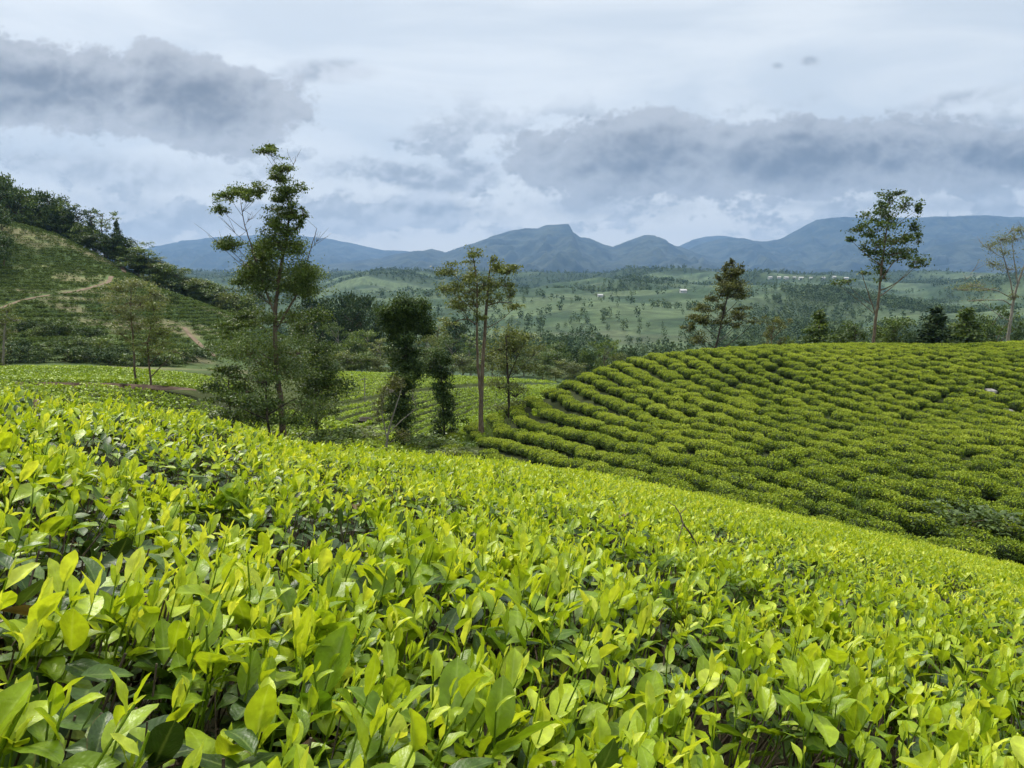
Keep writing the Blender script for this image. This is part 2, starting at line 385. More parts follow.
def _tps():
    xy = CP[:, :2] / 50.0; n = len(xy)
    r = np.linalg.norm(xy[:, None] - xy[None], axis=2)
    K = r + 0.0
    A = np.zeros((n + 3, n + 3)); A[:n, :n] = K - np.eye(n) * .004
    A[:n, n] = 1; A[:n, n + 1:] = xy; A[n, :n] = 1; A[n + 1:, :n] = xy.T
    return np.linalg.solve(A, np.concatenate([CP[:, 2], np.zeros(3)]))
TW = _tps()
def rbf(X, Y):
    out = np.empty(X.shape); xf = X.ravel() / 50; yf = Y.ravel() / 50; o = out.ravel(); n = len(CP)
    for i in range(0, len(xf), 40000):
        x = xf[i:i + 40000]; y = yf[i:i + 40000]
        r = np.sqrt((x[:, None] - CP[None, :, 0] / 50) ** 2 + (y[:, None] - CP[None, :, 1] / 50) ** 2 + .0009)
        o[i:i + 40000] = r @ TW[:n] + TW[n] + TW[n + 1] * x + TW[n + 2] * y
    return o.reshape(X.shape)
FD = np.array([250, 330, 450, 700, 1200, 2000, 3000, 3800, 5000, 8000, 16500.])
FZ = np.array([-24, -31, -36, -40, -36, -8, 52, 118, 95, 120, 200.])
def far_ground(X, Y):
    Yd = np.maximum(Y, 200)
    z = np.interp(Yd, FD, FZ)
    az = X / np.maximum(Yd, 1)
    z = z + np.interp(az, [-.8, -.45, -.2, 0, .7], [20, 16, 12, 0, 6]) * sm(2000, 3800, Yd) * (1 - sm(4200, 6000, Yd))
    amp = np.interp(Yd, [250, 500, 1500, 3000, 3700, 4500, 16000], [3, 30, 110, 110, 45, 40, 80])
    n = fbm(X / 420 + 3, Yd / 420, 11, 5) * .5 + fbm(X / 1300, Yd / 900 + 5, 21, 4) * .5
    for px, d, hh, w in ((640, 1500, 62, 230), (760, 1150, 46, 190), (905, 980, 44, 180), (560, 1850, 70, 280), (1010, 1500, 70, 260), (830, 2150, 80, 320), (480, 1250, 46, 210), (700, 2600, 80, 330), (420, 2100, 70, 300), (960, 2700, 80, 330), (580, 850, 30, 120), (690, 720, 26, 110), (1040, 760, 30, 130)):
        x0 = (px - 512) / F * d; q = ((X - x0) / w) ** 2 + ((Y - d) / (w * 1.25)) ** 2; z = z + hh * .52 * np.exp(-q) 
    rid = 1 - np.abs(2 * fbm(X / 700 + 8, Yd / 500, 31, 4) - 1)
    return z + amp * ((n - .5) * 1.3 + (rid - .72) * .9)
def T(X, Y):
    X = np.asarray(X, float); Y = np.asarray(Y, float); sh = np.broadcast(X, Y).shape
    X = np.broadcast_to(X, sh); Y = np.broadcast_to(Y, sh)
    z = np.array(rbf(np.clip(X, -260, 260) + 0 * Y, np.clip(Y, -5, 330)))
    r0 = roll_start(X, Y)
    w = sm(1.05 * r0 + 1, 1.05 * r0 + 8, Y)
    z = (canopy(X, np.minimum(Y, r0 + 9)) - CAN_H) * (1 - w) + z * w
    wf = sm(255, 340, np.hypot(X, np.maximum(Y, 0)) * .5 + np.maximum(Y, 0) * .5)
    return z * (1 - wf) + far_ground(X, Y) * wf
def T1(x, y): return float(T(np.array([float(x)]), np.array([float(y)]))[0])
def hit(px, py, d0=30, d1=4000, off=0.0):
    """where the view ray of a pixel meets the ground beyond distance d0"""
    d = np.geomspace(d0, d1, 900); r = ray(px, py); p = d[:, None] * r[None]
    h = T(p[:, 0], p[:, 1]) + off
    k = np.nonzero(p[:, 2] <= h)[0]
    if len(k) == 0: return None
    return np.array([p[k[0], 0], p[k[0], 1], h[k[0]]])
def at_px(px, d):
    x = float(ray(px, 300)[0]) * d
    return np.array([x, d, T1(x, d)])

def ground_mat():
    m = bpy.data.materials.new('ground_cover'); m.use_nodes = True; N = NT(m.node_tree)
    at = N.n('ShaderNodeAttribute', attribute_name='tint'); geo = N.n('ShaderNodeNewGeometry')
    pos = geo.outputs['Position']
    n1 = N.noise(pos, .9, 5, .65); n2 = N.noise(pos, .05, 7, .68); n3 = N.noise(pos, .012, 8, .7)
    f = N.m('ADD', N.m('ADD', N.m('MULTIPLY', N.m('SUBTRACT', n1, .5), .8), N.m('MULTIPLY', N.m('SUBTRACT', n2, .5), 1.3)), N.m('MULTIPLY', N.m('SUBTRACT', n3, .5), 1.3))
    k = N.m('MAXIMUM', N.m('ADD', 1.0, f), .35)
    c = N.mix(1.0, at.outputs['Color'], N.xyz(k, k, N.m('POWER', k, .8)), 'MULTIPLY')
    p = N.n('ShaderNodeBsdfPrincipled'); N.put(p.inputs['Base Color'], c); p.inputs['Roughness'].default_value = .95; p.inputs['Specular IOR Level'].default_value = .1
    b = N.n('ShaderNodeBump'); b.inputs['Strength'].default_value = .5; b.inputs['Distance'].default_value = .25; N.put(b.inputs['Height'], n1); N.put(p.inputs['Normal'], b.outputs[0])
    o = N.n('ShaderNodeOutputMaterial'); N.put(o.inputs[0], p.outputs[0])
    return m
M['ground'] = ground_mat()

def lerp3(a, b, t): return np.asarray(a) * (1 - t[..., None]) + np.asarray(b) * t[..., None]
def woods_mask(X, Y):
    """where the far slopes carry trees (1) or open tea and grass (0)"""
    n = fbm(X / 330 + 40, Y / 260 + 7, 51, 5); n2 = fbm(X / 1100 + 4, Y / 700, 61, 3)
    return np.maximum(sm(.44, .57, n * .65 + n2 * .42), .10 * sm(900, 500, Y))
def land_colour(X, Y):
    px = X / np.maximum(Y, .5)
    soil = lerp3((.03, .026, .014), (.055, .05, .022), fbm(X * .6, Y * .6, 5, 3))
    field = lerp3((.04, .05, .014), (.075, .095, .022), fbm(X / 9, Y / 9, 6, 4))
    g = fbm(X / 28 + 5, Y / 28, 8, 5)
    hill = lerp3((.042, .075, .022), (.08, .115, .034), sm(.35, .65, g))
    hill = hill * (1 - (sm(.60, .70, fbm(X / 14, Y / 9 + 3, 9, 4)) * .4)[..., None]) + np.array((.15, .11, .07)) * (sm(.56, .68, fbm(X / 14, Y / 9 + 3, 9, 4)) * .7)[..., None]
    w = woods_mask(X, Y)
    open_ = lerp3((.040, .068, .036), (.085, .118, .058), sm(.38, .62, fbm(X / 90, Y / 70, 71, 4)))
    bare = sm(.72, .78, fbm(X / 160 + 9, Y / 120, 81, 3))
    open_ = open_ * (1 - bare[..., None] * .15) + np.array((.23, .20, .12)) * bare[..., None] * .15
    terr = .82 + .3 * sm(.3, .7, np.abs(((fbm(X / 300, Y / 300, 91, 4) * 60) % 1) * 2 - 1))
    open_ = open_ * terr[..., None]
    far = lerp3(np.zeros(3) + open_, (.032, .052, .024), w)
    Yb = Y
    c = soil * (1 - (sm(20, 26, Y) * .75)[..., None]) + np.array((.034, .048, .014)) * (sm(20, 26, Y) * .75)[..., None]
    t = sm(50, 60, Yb) * (px < -.02 + .0 * px); c = c * (1 - t[..., None]) + field * t[..., None]
    t = sm(84, 92, Yb) * (px >= -.02); c = c * (1 - t[..., None]) + np.array((.05, .07, .025)) * t[..., None]
    t = sm(104, 110, Yb) * (px < -.36); c = c * (1 - t[..., None]) + hill * t[..., None]
    t = sm(128, 136, Yb) * (px >= -.36); c = c * (1 - t[..., None]) + np.array((.06, .092, .042)) * t[..., None]
    t = sm(300, 380, Yb); c = c * (1 - t[..., None]) + far * t[..., None]
    return c

def build_ground():
    az = np.concatenate([np.linspace(-math.pi, -.82, 60)[:-1], np.linspace(-.82, .82, 720), np.linspace(.82, math.pi, 60)[1:-1]])
    r = np.concatenate([np.geomspace(.4, 40, 110)[:-1], np.geomspace(40, 6000, 470)[:-1], np.geomspace(6000, 15200, 14)])
    R, A = np.meshgrid(r, az, indexing='ij')
    X = R * np.sin(A); Y = R * np.cos(A)
    Z = T(X, Y)
    back = sm(0, -6, Y); Z = Z * (1 - back) + (-.9) * back           # level ground behind the viewer
    n, k = R.shape
    v = np.concatenate([np.stack([X, Y, Z], -1).reshape(-1, 3), [[0, 0, T1(0, 0)]]])
    i = np.arange(n - 1)[:, None] * k; j = np.arange(k)[None]; j2 = (j + 1) % k
    f = np.stack([i + j, i + k + j, i + k + j2, i + j2], -1).reshape(-1, 4)
    c = np.ones((n * k + 1, 4)); c[:-1, :3] = land_colour(X, Y).reshape(-1, 3); c[-1, :3] = (.05, .04, .025)
    a = Acc(); a.add(v, f, c)
    a.add(np.stack([v[n * k], *v[:k]]), np.stack([np.zeros(k, int), np.arange(k) + 1, (np.arange(k) + 1) % k + 1], -1)[:, ::-1], np.tile([.05, .04, .025, 1], (k + 1, 1)))
    o = a.build('ground', M['ground']); tag(o, kind='structure')
build_ground()

def mountain_mat(name, c0, c1, sc):
    m = bpy.data.materials.new(name); m.use_nodes = True; N = NT(m.node_tree)
    geo = N.n('ShaderNodeNewGeometry')
    f = N.noise(geo.outputs['Position'], sc, 9, .66)
    p = N.n('ShaderNodeBsdfPrincipled'); N.put(p.inputs['Base Color'], N.mix(N.sstep(f, .40, .64), c0, c1)); p.inputs['Roughness'].default_value = .95; p.inputs['Specular IOR Level'].default_value = .1
    o = N.n('ShaderNodeOutputMaterial'); N.put(o.inputs[0], p.outputs[0]); return m
M['mountain'] = mountain_mat('mountain_forest', (.013, .022, .014), (.060, .070, .046), .0035)

def mountain(name, line, d, near, back, base_py=275, seed=0, rough=1.0):
    """a range with the photographed skyline at its real distance, sloping down towards the viewer and away behind"""
    line = np.array(line, float)
    px = np.linspace(line[0, 0], line[-1, 0], int((line[-1, 0] - line[0, 0]) / 1.6))
    py = np.interp(px, line[:, 0], line[:, 1])
    py = py + (fbm(px / 9, px * 0, seed + 2, 4) - .5) * 1.5 * rough
    ridge = np.array([W(a, b, d) for a, b in zip(px, py)])
    xs = ridge[:, 0]; zt = ridge[:, 2]; z0 = float(W(512, base_py, near)[2]) - 40
    ny = 90; t = np.linspace(0, 1, ny)
    Yf = near + (d - near) * t
    # spurs and ravines run down from the ridge
    XX, TT = np.meshgrid(xs, t, indexing='ij'); YY = near + (d - near) * TT
    spur = 1 - np.abs(2 * fbm(XX / 900 + seed, YY / 2600 + fbm(XX / 500, YY / 500, seed + 7, 3) * .5, seed + 5, 5) - 1)
    fine = fbm(XX / 170, YY / 240, seed + 9, 5)
    prof = TT ** 1.35
    H = z0 + (zt[:, None] - z0) * prof + (zt[:, None] - z0) * ((spur - .72) * .65 + (fine - .5) * .3) * rough * (1 - TT) ** .45 * sm(0, .12, TT)
    H = np.minimum(H, z0 + (zt[:, None] - z0) * (YY / d) * .985 + (zt[:, None]) * 0 + 0 * YY) * (TT < 1) + zt[:, None] * (TT >= 1)
    Xw = XX * (YY / d) ** .5 * 1.0
    Xw[:, -1] = xs
    v = np.stack([Xw, YY, H], -1)
    bk = np.stack([xs, np.full_like(xs, d + back * .4), zt * .9 + z0 * .1], -1); bk2 = np.stack([xs, np.full_like(xs, d + back), np.full_like(xs, z0)], -1)
    v = np.concatenate([v, bk[:, None], bk2[:, None]], 1)
    n, k = v.shape[:2]
    i = np.arange(n - 1)[:, None] * k; j = np.arange(k - 1)[None]
    f = np.stack([i + j, i + k + j, i + k + j + 1, i + j + 1], -1).reshape(-1, 4)
    a = Acc(); a.add(v.reshape(-1, 3), f)
    return tag(a.build(name, M['mountain']), kind='structure')
mountain('mountains', [(-250, 262), (60, 262), (120, 256), (152, 247), (185, 240.5), (215, 237.5), (260, 234.5), (300, 235.5), (330, 239), (360, 245), (385, 250), (405, 250.5), (430, 254), (520, 258), (640, 256), (680, 246),
         (692, 240), (705, 236.5), (725, 236), (742, 239), (770, 250), (860, 258)], 14500, 9800, 900, 268, 3)
mountain('mountains', [(330, 264), (380, 258), (400, 253), (432, 249), (445, 252.5), (460, 247), (475, 243), (490, 237), (510, 231), (525, 228.3), (537, 228.4), (545, 225.3), (557, 224.6), (569, 224), (570.6, 228), (573, 232.5), (580, 237), (588, 238),
         (600, 243), (612, 246.5), (620, 244), (632, 239), (643, 235.5), (652, 235.3), (662, 239), (674, 245), (690, 250), (720, 262), (760, 272)], 9800, 6000, 700, 275, 13)
mountain('mountains', [(640, 270), (670, 258), (690, 249), (700, 244), (714, 240.5), (728, 238), (742, 238), (755, 241), (768, 241), (778, 239.5), (792, 233), (806, 225), (816, 220), (828, 218), (842, 217), (862, 218), (900, 218), (930, 217), (955, 216),
         (985, 215.5), (1010, 217), (1040, 218), (1120, 224), (1250, 240), (1400, 250)], 11200, 7000, 800, 276, 23)
mountain('mountains', [(860, 272), (900, 262), (932, 247), (960, 241), (985, 237.5), (1010, 239), (1050, 236), (1150, 240), (1300, 252)], 8200, 6200, 500, 276, 33)

# ------------------------------------------------------------------ haze
def haze():
    m = bpy.data.materials.new('haze'); m.use_nodes = True; N = NT(m.node_tree)
    v = N.n('ShaderNodeVolumePrincipled'); v.inputs['Color'].default_value = (.25, .415, .69, 1); v.inputs['Density'].default_value = 8.0e-5
    v.inputs['Anisotropy'].default_value = .1
    o = N.n('ShaderNodeOutputMaterial'); N.put(o.inputs['Volume'], v.outputs[0])
    a = Acc(); lo = np.array((-15800, -15800, -420.)); hi = np.array((15800, 15800, 1400.))
    c = np.array([[x, y, z] for z in (0, 1) for y in (0, 1) for x in (0, 1)], float) * (hi - lo) + lo
    a.add(c, [[0, 2, 3, 1], [4, 5, 7, 6], [0, 1, 5, 4], [2, 6, 7, 3], [0, 4, 6, 2], [1, 3, 7, 5]], smooth=False)
    tag(a.build('haze', m), kind='stuff')
haze()

# ------------------------------------------------------------------ paths and the bank
def ribbon(name, pts, width, mat, off=.1, d0=90):
    P = [hit(x, y, d0) for x, y in pts]; P = np.array([p for p in P if p is not None])
    s = np.concatenate([[0], np.cumsum(np.linalg.norm(np.diff(P[:, :2], axis=0), axis=1))]); q = np.arange(0, s[-1], .8)
    X = np.interp(q, s, P[:, 0]); Y = np.interp(q, s, P[:, 1]); d = unit(np.stack([np.gradient(X), np.gradient(Y)], -1))
    rows = []
    for k in np.linspace(-1, 1, 5):
        wv = width * (.5 + .35 * (fbm(q / 4, q * 0 + k, 3, 3) - .5))
        x = X - d[:, 1] * k * wv; y = Y + d[:, 0] * k * wv; rows.append(np.stack([x, y, T(x, y) + off], -1))
    v = np.stack(rows, 1); n = len(q); i = np.arange(n - 1)[:, None] * 5; j = np.arange(4)[None]
    a = Acc(); a.add(v.reshape(-1, 3), np.stack([i + j, i + j + 1, i + j + 6, i + j + 5], -1).reshape(-1, 4))
    tag(a.build(name, mat), kind='structure'); return np.stack([X, Y], -1)
PATHS = [ribbon('path', [(-8, 312), (5, 307.5), (20, 302), (35, 298), (55, 295), (75, 292), (92, 288), (108, 283), (112, 277)], 1.05, M['path'], .12),
         ribbon('path', [(184, 328), (192, 338), (200, 346), (210, 353), (217, 358)], 1.0, M['path'], .12),
         ribbon('path', [(108, 252), (116, 259), (122, 266), (124, 273)], 1.1, M['path'], .25)]

def bank():
    px = np.linspace(-60, 192, 170); a = Acc(); rows = []
    for k in range(7):
        t = k / 6; x = []
        for i, q in enumerate(px):
            d = 58.2 - 1.0 * t + .5 * (vnoise(np.array(q / 7.), np.array(t * 3.), 5) - .5)
            p = at_px(q, d); top = at_px(q, 59.3)[2]; hgt = np.interp(q, [-60, 20, 110, 150, 192], [.6, .85, .7, .25, .0])
            x.append((p[0], d, top + .35 - hgt * t * 1.15))
        rows.append(x)
    v = np.array(rows); n, k = v.shape[:2]; i = np.arange(n - 1)[:, None] * k; j = np.arange(k - 1)[None]
    a.add(v.reshape(-1, 3), np.stack([i + j, i + k + j, i + k + j + 1, i + j + 1], -1).reshape(-1, 4))
    tag(a.build('earth_bank', M['soil']), kind='structure')
bank()

# ------------------------------------------------------------------ tea bushes close to the viewer
def make_bush(seed, hi, old=1.0, flush=1.0):
    g = np.random.default_rng(seed); R = .73
    def spot(n):
        p = g.uniform(-R, R, (int(n * 1.3), 2)); q = (np.abs(p[:, 0]) / R) ** 4 + (np.abs(p[:, 1]) / R) ** 4 < 1.0
        return p[q][:n]
    def surf(p): return CAN_H - .13 * np.clip(np.hypot(p[:, 0], p[:, 1]) / .85, 0, 1) ** 4 + .07 * (fbm(p[:, 0] * 4 + seed, p[:, 1] * 4, seed, 3) - .5)
    yg, mt, tw = Acc(), Acc(), Acc()
    na, nl = (2, 7) if hi else (1, 3)
    n = int((760 if hi else 540) * flush); p = spot(n); p = p[fbm(p[:, 0] * 5.0 + seed, p[:, 1] * 5.0 + 3, seed + 40, 3) + g.normal(0, .045, len(p)) > .495]; n = len(p); z = surf(p)
    tall = g.uniform(.01, .085, n) * (1 + .5 * (g.random(n) < .12)); size = g.uniform(.5, 1.05, n) * (1 + .5 * (g.random(n) < .14))
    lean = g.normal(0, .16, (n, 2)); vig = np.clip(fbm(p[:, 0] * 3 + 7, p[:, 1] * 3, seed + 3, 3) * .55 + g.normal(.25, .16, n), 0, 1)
    base = np.stack([p[:, 0], p[:, 1], z - .05], 1); ax = unit(np.concatenate([lean, np.ones((n, 1))], 1)); top = base + ax * (tall + .05)[:, None]
    a0 = g.uniform(0, 6.28, n)
    B, D, U, L, Wd, C, Fo, V = [], [], [], [], [], [], [], []
    for k in range(5):
        keep = g.random(n) < (.75, .92, 1, .9, .8)[k]
        fr = (.15, .42, .68, .88, 1.0)[k]
        el = np.radians(g.normal((20, 36, 52, 66, 82)[k], 17, n)); aa = a0 + k * 2.4 + g.normal(0, .35, n)
        d = np.stack([np.cos(aa) * np.cos(el), np.sin(aa) * np.cos(el), np.sin(el)], 1)
        u = np.stack([-np.cos(aa) * np.sin(el), -np.sin(aa) * np.sin(el), np.cos(el)], 1) + g.normal(0, .22, (n, 3))
        ln = (.066, .068, .060, .045, .030)[k] * size * g.uniform(.75, 1.2, n)
        B.append((base + (top - base) * fr)[keep]); D.append(d[keep]); U.append(u[keep]); L.append(ln[keep])
        Wd.append((ln * g.uniform(.46, .62, n) * (1, 1, .95, .8, .42)[k])[keep])
        C.append(g.normal((.75, .55, .35, .2, .05)[k], .38, n)[keep]); Fo.append(g.normal((.2, .25, .32, .45, .9)[k], .14, n)[keep])
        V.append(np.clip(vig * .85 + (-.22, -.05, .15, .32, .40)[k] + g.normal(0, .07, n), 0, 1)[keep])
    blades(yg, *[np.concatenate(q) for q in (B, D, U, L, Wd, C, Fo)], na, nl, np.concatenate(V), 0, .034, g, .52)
    for q in range(n if hi else n // 3):
        tube(yg, [base[q] - ax[q] * .05, (base[q] + top[q]) / 2 + g.normal(0, .003, 3), top[q]], [.0018, .0016, .0011], 4, 0, vig[q] * .5)
    # older leaves in the layer under the flush
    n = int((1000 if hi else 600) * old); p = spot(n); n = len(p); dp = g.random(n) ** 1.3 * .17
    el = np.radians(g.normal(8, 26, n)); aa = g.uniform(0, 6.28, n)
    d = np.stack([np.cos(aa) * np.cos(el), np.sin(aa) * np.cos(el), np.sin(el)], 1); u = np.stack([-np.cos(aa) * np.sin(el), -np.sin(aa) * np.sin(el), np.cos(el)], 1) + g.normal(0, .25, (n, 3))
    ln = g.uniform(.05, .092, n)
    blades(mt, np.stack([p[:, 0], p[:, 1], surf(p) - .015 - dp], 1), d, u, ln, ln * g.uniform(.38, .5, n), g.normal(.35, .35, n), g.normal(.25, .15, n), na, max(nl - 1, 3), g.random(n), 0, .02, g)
    # twigs: short plucked stubs, and limbs from the stump
    n = 380 if hi else 320; p = spot(n); z = surf(p)
    for q in range(len(p)):
        h = g.uniform(.08, .24); t0 = np.array([p[q, 0], p[q, 1], z[q] - h - .02]); e = t0 + np.array([g.normal(0, .03), g.normal(0, .03), h + g.uniform(-.02, .03)])
        tube(tw, [t0, (t0 + e) / 2 + g.normal(0, .008, 3), e], np.array([.0022, .0018, .0014]) * g.uniform(.6, 1.3), 4 if not hi else 5)
    for q in range(15):
        e = np.append(g.uniform(-.6, .6, 2), CAN_H - .2); mid = e * [.45, .45, .55] + g.normal(0, .04, 3)
        tube(tw, [[.03 * math.cos(q), .03 * math.sin(q), -.25], mid * [.5, .5, .45], mid, e], [.022, .013, .007, .0035], 6)
        for _ in range(5):
            e2 = e + np.append(g.uniform(-.22, .22, 2), g.uniform(.0, .12)); tube(tw, [mid, (mid + e2) / 2 + g.normal(0, .03, 3), e2], [.005, .0035, .002], 5)
    return yg.mesh('young_leaves', M['young']), mt.mesh('old_leaves', M['mature']), tw.mesh('twigs', M['twig'])

from mathutils import Matrix, Vector
def pix(p):
    x, y, z = p; cy, sy = math.cos(PITCH), math.sin(PITCH)
    dep = y * cy - z * sy; up = y * sy + z * cy
    return (512 + F * x / dep, 384 - F * up / dep, dep) if dep > .05 else (1e9, 1e9, dep)
HI = [make_bush(100 + k, True, (1, .9, 1.2, 1, .9, 1.1)[k], (1, 1.1, .9, 1.05, 1, .95)[k]) for k in range(6)]
LO = [make_bush(200 + k, False, (1, 1, .8, 1.2, 1)[k], 1.0) for k in range(5)]
OLDER = make_bush(300, False, 1.7, .55)
def near_tea():
    g = np.random.default_rng(5); n = 0; th = .35; pitch = 1.1
    for i in range(-26, 27):
        for j in range(-26, 27):
            u = (i + .5 * (j % 2)) * pitch + g.normal(0, .05); v = j * pitch + g.normal(0, .05)
            x = u * math.cos(th) - v * math.sin(th) + .2; y = u * math.sin(th) + v * math.cos(th) + .3
            k = int(g.integers(0, 1000)); rz = g.uniform(0, 6.28)
            if y < -.2 or y > float(roll_start(np.array(x), np.array(y))) + 3.0: continue
            z = float(canopy(x, y)); q = [pix((x + a, y + b, z + c)) for a in (-.75, .75) for b in (-.75, .75) for c in (-.2, .15)]
            if all(t[2] <= .05 or not (-20 < t[0] < 1044 and t[1] < 800) for t in q): continue
            rng_ = math.hypot(x, y)
            e = .25; sx = (float(canopy(x + e, y)) - float(canopy(x - e, y))) / (2 * e); sy = (float(canopy(x, y + e)) - float(canopy(x, y - e))) / (2 * e)
            nrm = Vector((-sx, -sy, 1)).normalized(); rot = Vector((0, 0, 1)).rotation_difference(nrm).to_matrix().to_4x4() @ Matrix.Rotation(rz, 4, 'Z')
            edge = y > float(roll_start(np.array(x), np.array(y))) - 1.2 and x < -.12 * y
            src = HI[k % 6] if rng_ < 3.4 else (OLDER if edge and k % 3 == 0 else LO[k % 5])
            lab = ('bright lime green tea bush at the very front, its single leaves clearly visible' if rng_ < 2.0 else
                   'fresh green tea bush on the near slope, behind the frontmost leaves and before the gully' if y < 9 else
                   'small looking tea bush along the far lip of the near slope, above the gully')
            o = thing('tea_bush', lab, 'tea bush', (0, 0, 0), 'tea bushes of the near slope')
            o.matrix_world = Matrix.Translation(Vector((x, y, z)) - nrm * CAN_H) @ rot
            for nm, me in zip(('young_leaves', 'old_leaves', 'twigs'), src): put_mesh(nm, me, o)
            n += 1
    for x, y, k in ((-.62, .72, 1), (-.15, .5, 4)):                # where plants have grown into each other
        z = float(canopy(x, y)) - .02; nrm = Vector((.28, .22, 1)).normalized()
        o = thing('tea_bush', 'bright lime green tea bush at the very front, its single leaves clearly visible', 'tea bush', (0, 0, 0), 'tea bushes of the near slope')
        o.matrix_world = Matrix.Translation(Vector((x, y, z)) - nrm * CAN_H) @ Vector((0, 0, 1)).rotation_difference(nrm).to_matrix().to_4x4() @ Matrix.Rotation(k * 1.3, 4, 'Z')
        for nm, me in zip(('young_leaves', 'old_leaves', 'twigs'), HI[k]): put_mesh(nm, me, o)
        n += 1
    return n
n_near = near_tea()
print('near bushes', n_near)

# ------------------------------------------------------------------ tea rows on the round hill
def hill_bush(seed, flat=False):
    g = np.random.default_rng(seed); a = Acc(); n = 1350
    lob = g.normal(0, .5, (7, 3)) * [.62, .55, .16] + [0, 0, .55]
    th = g.uniform(0, 6.28, n); ph = np.arccos(g.uniform(-.25, 1, n))
    d = np.stack([np.sin(ph) * np.cos(th), np.sin(ph) * np.sin(th), np.cos(ph)], 1)
    r = (.80 + .35 * fbm(th * 1.2 + seed, ph * 2.2, seed, 3)) * g.uniform(.86, 1.04, n)
    P = d * r[:, None] * [1.0, .80, .62] + [0, 0, .36]
    P[:, 2] = np.minimum(P[:, 2], .72 + .16 * fbm(P[:, 0] * 2.2 + seed, P[:, 1] * 2.2, seed, 3) + .03 * g.normal(size=n))
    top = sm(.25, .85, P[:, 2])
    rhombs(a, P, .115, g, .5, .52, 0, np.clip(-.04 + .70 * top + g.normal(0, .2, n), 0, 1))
    q = g.random(n) < .22; P2 = P[q] + np.stack([g.normal(0, .02, q.sum()), g.normal(0, .02, q.sum()), g.uniform(.02, .10, q.sum())], 1)
    rhombs(a, P2[P2[:, 2] > .6], .11, g, .1, .45, 0, g.uniform(.55, 1, (P2[:, 2] > .6).sum()))
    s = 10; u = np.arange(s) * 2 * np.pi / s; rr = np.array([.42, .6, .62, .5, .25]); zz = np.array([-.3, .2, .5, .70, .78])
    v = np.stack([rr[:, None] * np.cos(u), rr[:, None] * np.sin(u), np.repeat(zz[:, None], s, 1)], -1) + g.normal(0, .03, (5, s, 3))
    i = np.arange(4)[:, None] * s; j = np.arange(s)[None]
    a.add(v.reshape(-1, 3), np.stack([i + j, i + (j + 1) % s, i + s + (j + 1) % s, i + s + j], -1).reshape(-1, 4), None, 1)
    return a
HB = [hill_bush(400 + k) for k in range(7)]
def hill_rows():
    """plan positions of the bushes: rows run from the far brow down towards the viewer"""
    g = np.random.default_rng(9); out = []
    c0 = np.array([2.2, 58.0]); d = unit(np.array([7.6, -32.0])); nrm = np.array([-d[1], d[0]])
    for i in range(-44, 74):
        for j in range(-78, 78):
            v = j * .94 + g.normal(0, .13) + (i % 2) * .5; u = i * 1.86 + g.normal(0, .13) + .0045 * v * v + 1.0 * (vnoise(np.array(v / 11.), np.array(i * .3), 3) - .5)
            p = c0 + d * v + nrm * u; s = g.uniform(.70, .96); rz = math.atan2(d[1], d[0]) + g.normal(0, .3) + math.pi * int(g.integers(0, 2)); k = int(g.integers(0, 7)); miss = g.random()
            x, y = p
            if y < 18 or y > 90 or miss < .03: continue
            t = T1(x, y); q = pix((x, y, t + .9))
            if q[0] < 447 or q[0] > 1060: continue
            brow = np.interp(q[0], [440, 500, 550, 600, 640, 700, 1060], [66, 70, 74, 78, 80, 84, 90])
            if y > brow: continue
            if q[1] > np.interp(q[0], [440, 600, 800, 1024], [466, 490, 540, 600]): continue
            if y < float(roll_start(np.array(x), np.array(y))) + 6: continue
            out.append((x, y, t, s, rz, k, q))
    return out
def round_hill():
    rows = hill_rows(); print('hill bushes', len(rows))
    skip = [(858, 495, 18, 8), (905, 522, 14, 8), (688, 447, 9, 7), (995, 385, 9, 5), (1012, 400, 8, 5), (470, 440, 14, 9)]   # grass, bare soil and rocks
    rows = [r for r in rows if not any(((r[6][0] - a) / c) ** 2 + ((r[6][1] - b) / d) ** 2 < 1 for a, b, c, d in skip)]
    vis = [r for r in rows if -10 < r[6][0] < 1034]
    vis.sort(key=lambda r: r[1])
    n1 = max(0, 298 - n_near); mine = vis[:n1]; ids = {id(r) for r in mine}
    rest = [r for r in rows if id(r) not in ids]
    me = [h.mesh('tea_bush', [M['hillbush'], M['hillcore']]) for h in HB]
    for (x, y, t, s, rz, k, q) in mine:
        o = put_mesh('tea_bush', me[k]); o.location = (x, y, t); o.scale = (s, s, s * (.92 + .1 * (k % 3))); o.rotation_euler = (0, 0, rz)
        tag(o, 'rounded dark green tea bush in the lower rows of the domed hill, nearest the gully', 'tea bush', 'tea bushes in rows on the domed hill')
    a = Acc()
    for (x, y, t, s, rz, k, q) in rest:
        c, sn = math.cos(rz), math.sin(rz); h = HB[k]
        for v, f, cc, fm, smo, off in zip(h.v, h.f, h.c, h.fm, h.sm, np.concatenate([[0], np.cumsum([len(v) for v in h.v])])):
            w = v * s; w = np.stack([w[:, 0] * c - w[:, 1] * sn + x, w[:, 0] * sn + w[:, 1] * c + y, w[:, 2] + t], 1)
            cv = cc.copy(); cv[:, 0] = np.clip(cv[:, 0] + ((x * 7.13 + y * 3.7) % 1 - .5) * .25, 0, 1)
            a.add(w, f - off, cv, int(fm[0]), bool(smo[0]))
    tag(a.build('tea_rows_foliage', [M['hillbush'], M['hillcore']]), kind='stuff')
    return me
HILL_ME = round_hill()

